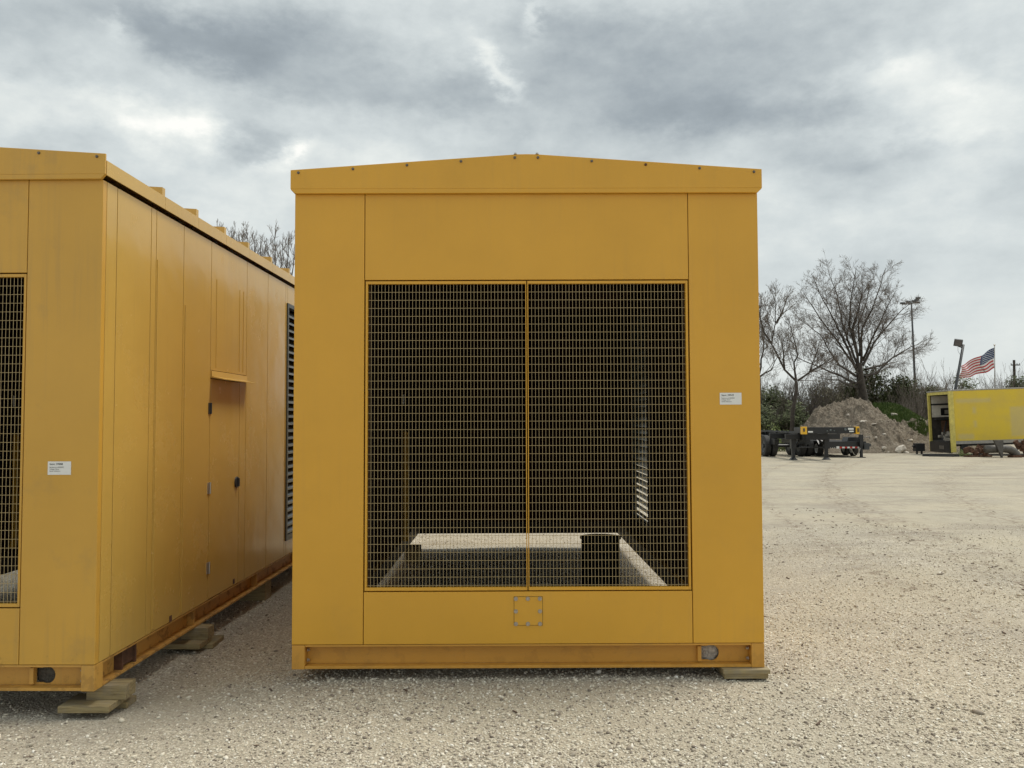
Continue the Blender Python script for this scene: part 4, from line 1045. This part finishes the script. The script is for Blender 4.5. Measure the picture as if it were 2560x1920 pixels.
fl.add([Vector(v) for v in [(xx0, a.y, P5(985, 1312, 34.9).z), (P5(1050, 0, 34.9).x, a.y, P5(985, 1312, 34.9).z), (xx1, a.y, G), (P5(1030, 0, 34.9).x, a.y, G)]]+[Vector(v)+Vector((0, .12, 0)) for v in [(xx0, a.y, P5(985, 1312, 34.9).z), (P5(1050, 0, 34.9).x, a.y, P5(985, 1312, 34.9).z), (xx1, a.y, G), (P5(1030, 0, 34.9).x, a.y, G)]], [(0, 1, 2, 3), (7, 6, 5, 4), (0, 4, 5, 1), (1, 5, 6, 2), (2, 6, 7, 3), (3, 7, 4, 0)])
o = fl.build('steel_plate', m_pipe, None, .004); tag(o, 'dark upright steel plate leaning at the pipe elbow', 'steel plate')
def junk(label, x0, x1, y0, y1, D, n, m, seed):
    random.seed(seed); mb = MB(); a = P5(x0, y1, D); c = P5(x1, y0, D); w = c.x-a.x; h = c.z-G
    mb.box(0, w, 0, .3, 0, .07)
    for k in range(n):
        M = Matrix.Translation((rnd(.05, w-.1), rnd(0, .25), rnd(.05, h*.55))) @ Euler((rnd(-.4, .4), rnd(-.5, .5), rnd(-.5, .5))).to_matrix().to_4x4()
        mb.box(-.09, .09, -.06, .06, 0, rnd(.3, .5)*h, M=M)
        if k % 3 == 0: p = M @ Vector((0, -.05, h*.2)); mb.tube([p, p+Vector((0, -.08, 0))], .08, 12)
    o = mb.build('machine_part', m, None, .004); o.location = (a.x, Y(D), G); tag(o, label, 'scrap metal', 'rusty scrap before the truck body')
junk('low rusty machine parts left of the pipe elbow', 690, 960, 1375, 1500, 35.6, 9, m_rust, 1)
junk('brown rusty axle housing under the truck body, against the pipe', 800, 950, 1350, 1500, 35.9, 6, m_rust, 2)
junk('tall rusty iron piece at the right edge of the photograph', 1275, 1400, 1240, 1480, 35.4, 9, m_rust, 3)
random.seed(11)
shrub('tuft of green weeds under the near corner of the truck body', 2408, 36.3, .9, .28, 'weeds')

# ------------------------------------------------------------------ poles and flag
def P3(x, y, D): return W(*Z3(x, y), D)
hmst = thing('high_mast_light', 'very tall slim grey mast with a ring of floodlights beside the large bare tree', 'light pole', (P3(1276, 1100, 92).x, Y(92), G)); o_ = Vector(hmst.location)
b_, t_ = P3(1277, 1100, 92)-o_, P3(1240, 408, 92)-o_; b_.z = 0
MB().tube([b_, b_.lerp(t_, .33), b_.lerp(t_, .66), t_], [.17, .14, .11, .08], 10).build('pole', m_darkm, hmst, smooth=True)
cr = MB().tube([t_+Vector((-.9, 0, -.05)), t_+Vector((.8, 0, .05))], .05, 6).tube([t_+Vector((0, -.8, 0)), t_+Vector((0, .8, 0))], .05, 6); cr.build('crown_ring', m_darkm, hmst)
for dx, dy, dz in ((-1.0, 0, -.02), (-.6, -.5, .05), (-.1, -.8, .1), (.35, -.5, .25), (.75, 0, .55), (.8, .3, .1), (-.5, .6, 0)):
    MB().box(t_.x+dx-.24, t_.x+dx+.24, dy-.15, dy+.15, t_.z+dz-.09, t_.z+dz+.11).build('floodlight', m_darkm, hmst, .03)
fp = thing('floodlight_pole', 'leaning dark pole topped by a square floodlight behind the truck body', 'light pole', (W(2361, 1130, 41).x, Y(41), G)); o_ = Vector(fp.location)
t_ = P5(648, 268, 41)-o_; MB().tube([(0, 0, 0), t_], [.075, .062], 10).build('pole', m_darkm, fp, smooth=True)
hc = P5(592, 248, 41)-o_
M = Matrix.Translation(hc) @ Euler((rad(15), rad(10), rad(-25))).to_matrix().to_4x4()
hdq = MB().box(-.19, .19, -.09, .09, -.17, .17, M=M).build('floodlight', m_darkm, fp, .012); MB().box(-.16, .16, -.094, -.091, -.14, .14, M=M).build('lens', simple('lamp_glass', (.10, .09, .09), .3), hdq)
ca = P5(625, 300, 41)-o_; MB().tube([hc+Vector((0, 0, -.18)), ca, P5(640, 290, 41)-o_], .022, 6).tube([hc+Vector((-.02, 0, -.18)), P5(590, 340, 41)-o_, P5(612, 375, 41)-o_], .008, 5).build('bracket', m_darkm, fp)
DF = 80
fg = thing('flagpole', 'thin pale flagpole flying the striped flag beyond the hedge', 'flagpole', (P5(985, 800, DF).x, Y(DF), G)); o_ = Vector(fg.location)
t_ = P5(988, 272, DF)-o_; MB().tube([(0, 0, 0), t_], [.075, .04], 8).build('pole', simple('pale_pole', (.45, .44, .42), .5), fg)
bm = bmesh.new(); bmesh.ops.create_uvsphere(bm, u_segments=10, v_segments=6, radius=.09); me = bpy.data.meshes.new('finial'); bm.to_mesh(me); bm.free(); me.materials.append(m_chrome)
o = bpy.data.objects.new('finial', me); COL.objects.link(o); o.parent = fg; o.location = t_
def flag():
    nu, nv = 48, 26
    hoist_t, hoist_b = P5(982, 303, DF), P5(986, 528, DF); fly_t, fly_b = P5(615, 505, DF), P5(612, 640, DF)
    def pt_(u, v):
        top = hoist_t.lerp(fly_t, u); bot = hoist_b.lerp(fly_b, u); p = top.lerp(bot, v)
        p.z += -.20*math.sin(u*math.pi)*(v*.6) + .06*math.sin(u*13+v*1.5); p.y += .22*math.sin(u*11+v*2.2)*u**.5
        p.x += .05*math.sin(v*7+u*5)
        return p
    vs = [pt_(i/nu, j/nv) for j in range(nv+1) for i in range(nu+1)]; fs = []; mi = []
    for j in range(nv):
        for i in range(nu):
            fs.append((j*(nu+1)+i, j*(nu+1)+i+1, (j+1)*(nu+1)+i+1, (j+1)*(nu+1)+i)); s = j//2
            mi.append(2 if (i < nu*.4 and s < 7) else (0 if s % 2 == 0 else 1))
    me = bpy.data.meshes.new('flag'); me.from_pydata(vs, [], fs)
    for m in (simple('flag_red', (.42, .045, .05), .8, var=.1), simple('flag_white', (.66, .63, .62), .8, var=.1), simple('flag_blue', (.045, .065, .14), .8, var=.1)): me.materials.append(m)
    me.polygons.foreach_set('material_index', mi); o = bpy.data.objects.new('flag', me); COL.objects.link(o)
    sl = o.modifiers.new('cloth', 'SOLIDIFY'); sl.thickness = .01
    st = MB()
    for r in range(9):
        for c in range(6 if r % 2 == 0 else 5):
            u = .4*(c*2+1+(r % 2))/12; v = (7/13)*(r+1)/10; p = pt_(u, v)
            s5 = []
            for k in range(10):
                rr = .055 if k % 2 == 0 else .022; th = math.pi/2+k*math.pi/5; s5.append((p.x+rr*math.cos(th), p.z+rr*math.sin(th)))
            st.prism(s5, p.y-.02, p.y-.012)
    so_ = st.build('stars', m_white, o)
    tag(o, 'red white and blue stars and stripes flag blowing left from the flagpole', 'flag'); return o
flag()
up = thing('utility_pole', 'dark wooden utility pole with short crossarm near the right edge', 'utility pole', (P3(2003, 1000, 85).x, Y(85), G)); o_ = Vector(up.location)
t_ = P3(2000, 830, 85)-o_; MB().tube([(0, 0, 0), t_], [.17, .12], 8).build('pole', m_bark, up)
c1, c2 = P3(1970, 868, 85)-o_, P3(2035, 866, 85)-o_; MB().box(c1.x, c2.x, -.2, -.12, c1.z-.05, c1.z+.06).build('crossarm', m_bark, up)
for f in (0.03, .3, .7, .97): p = c1.lerp(c2, f); MB().tube([(p.x, -.16, c1.z+.06), (p.x, -.16, c1.z+.20)], .035, 8).build('insulator', m_darkm, up)
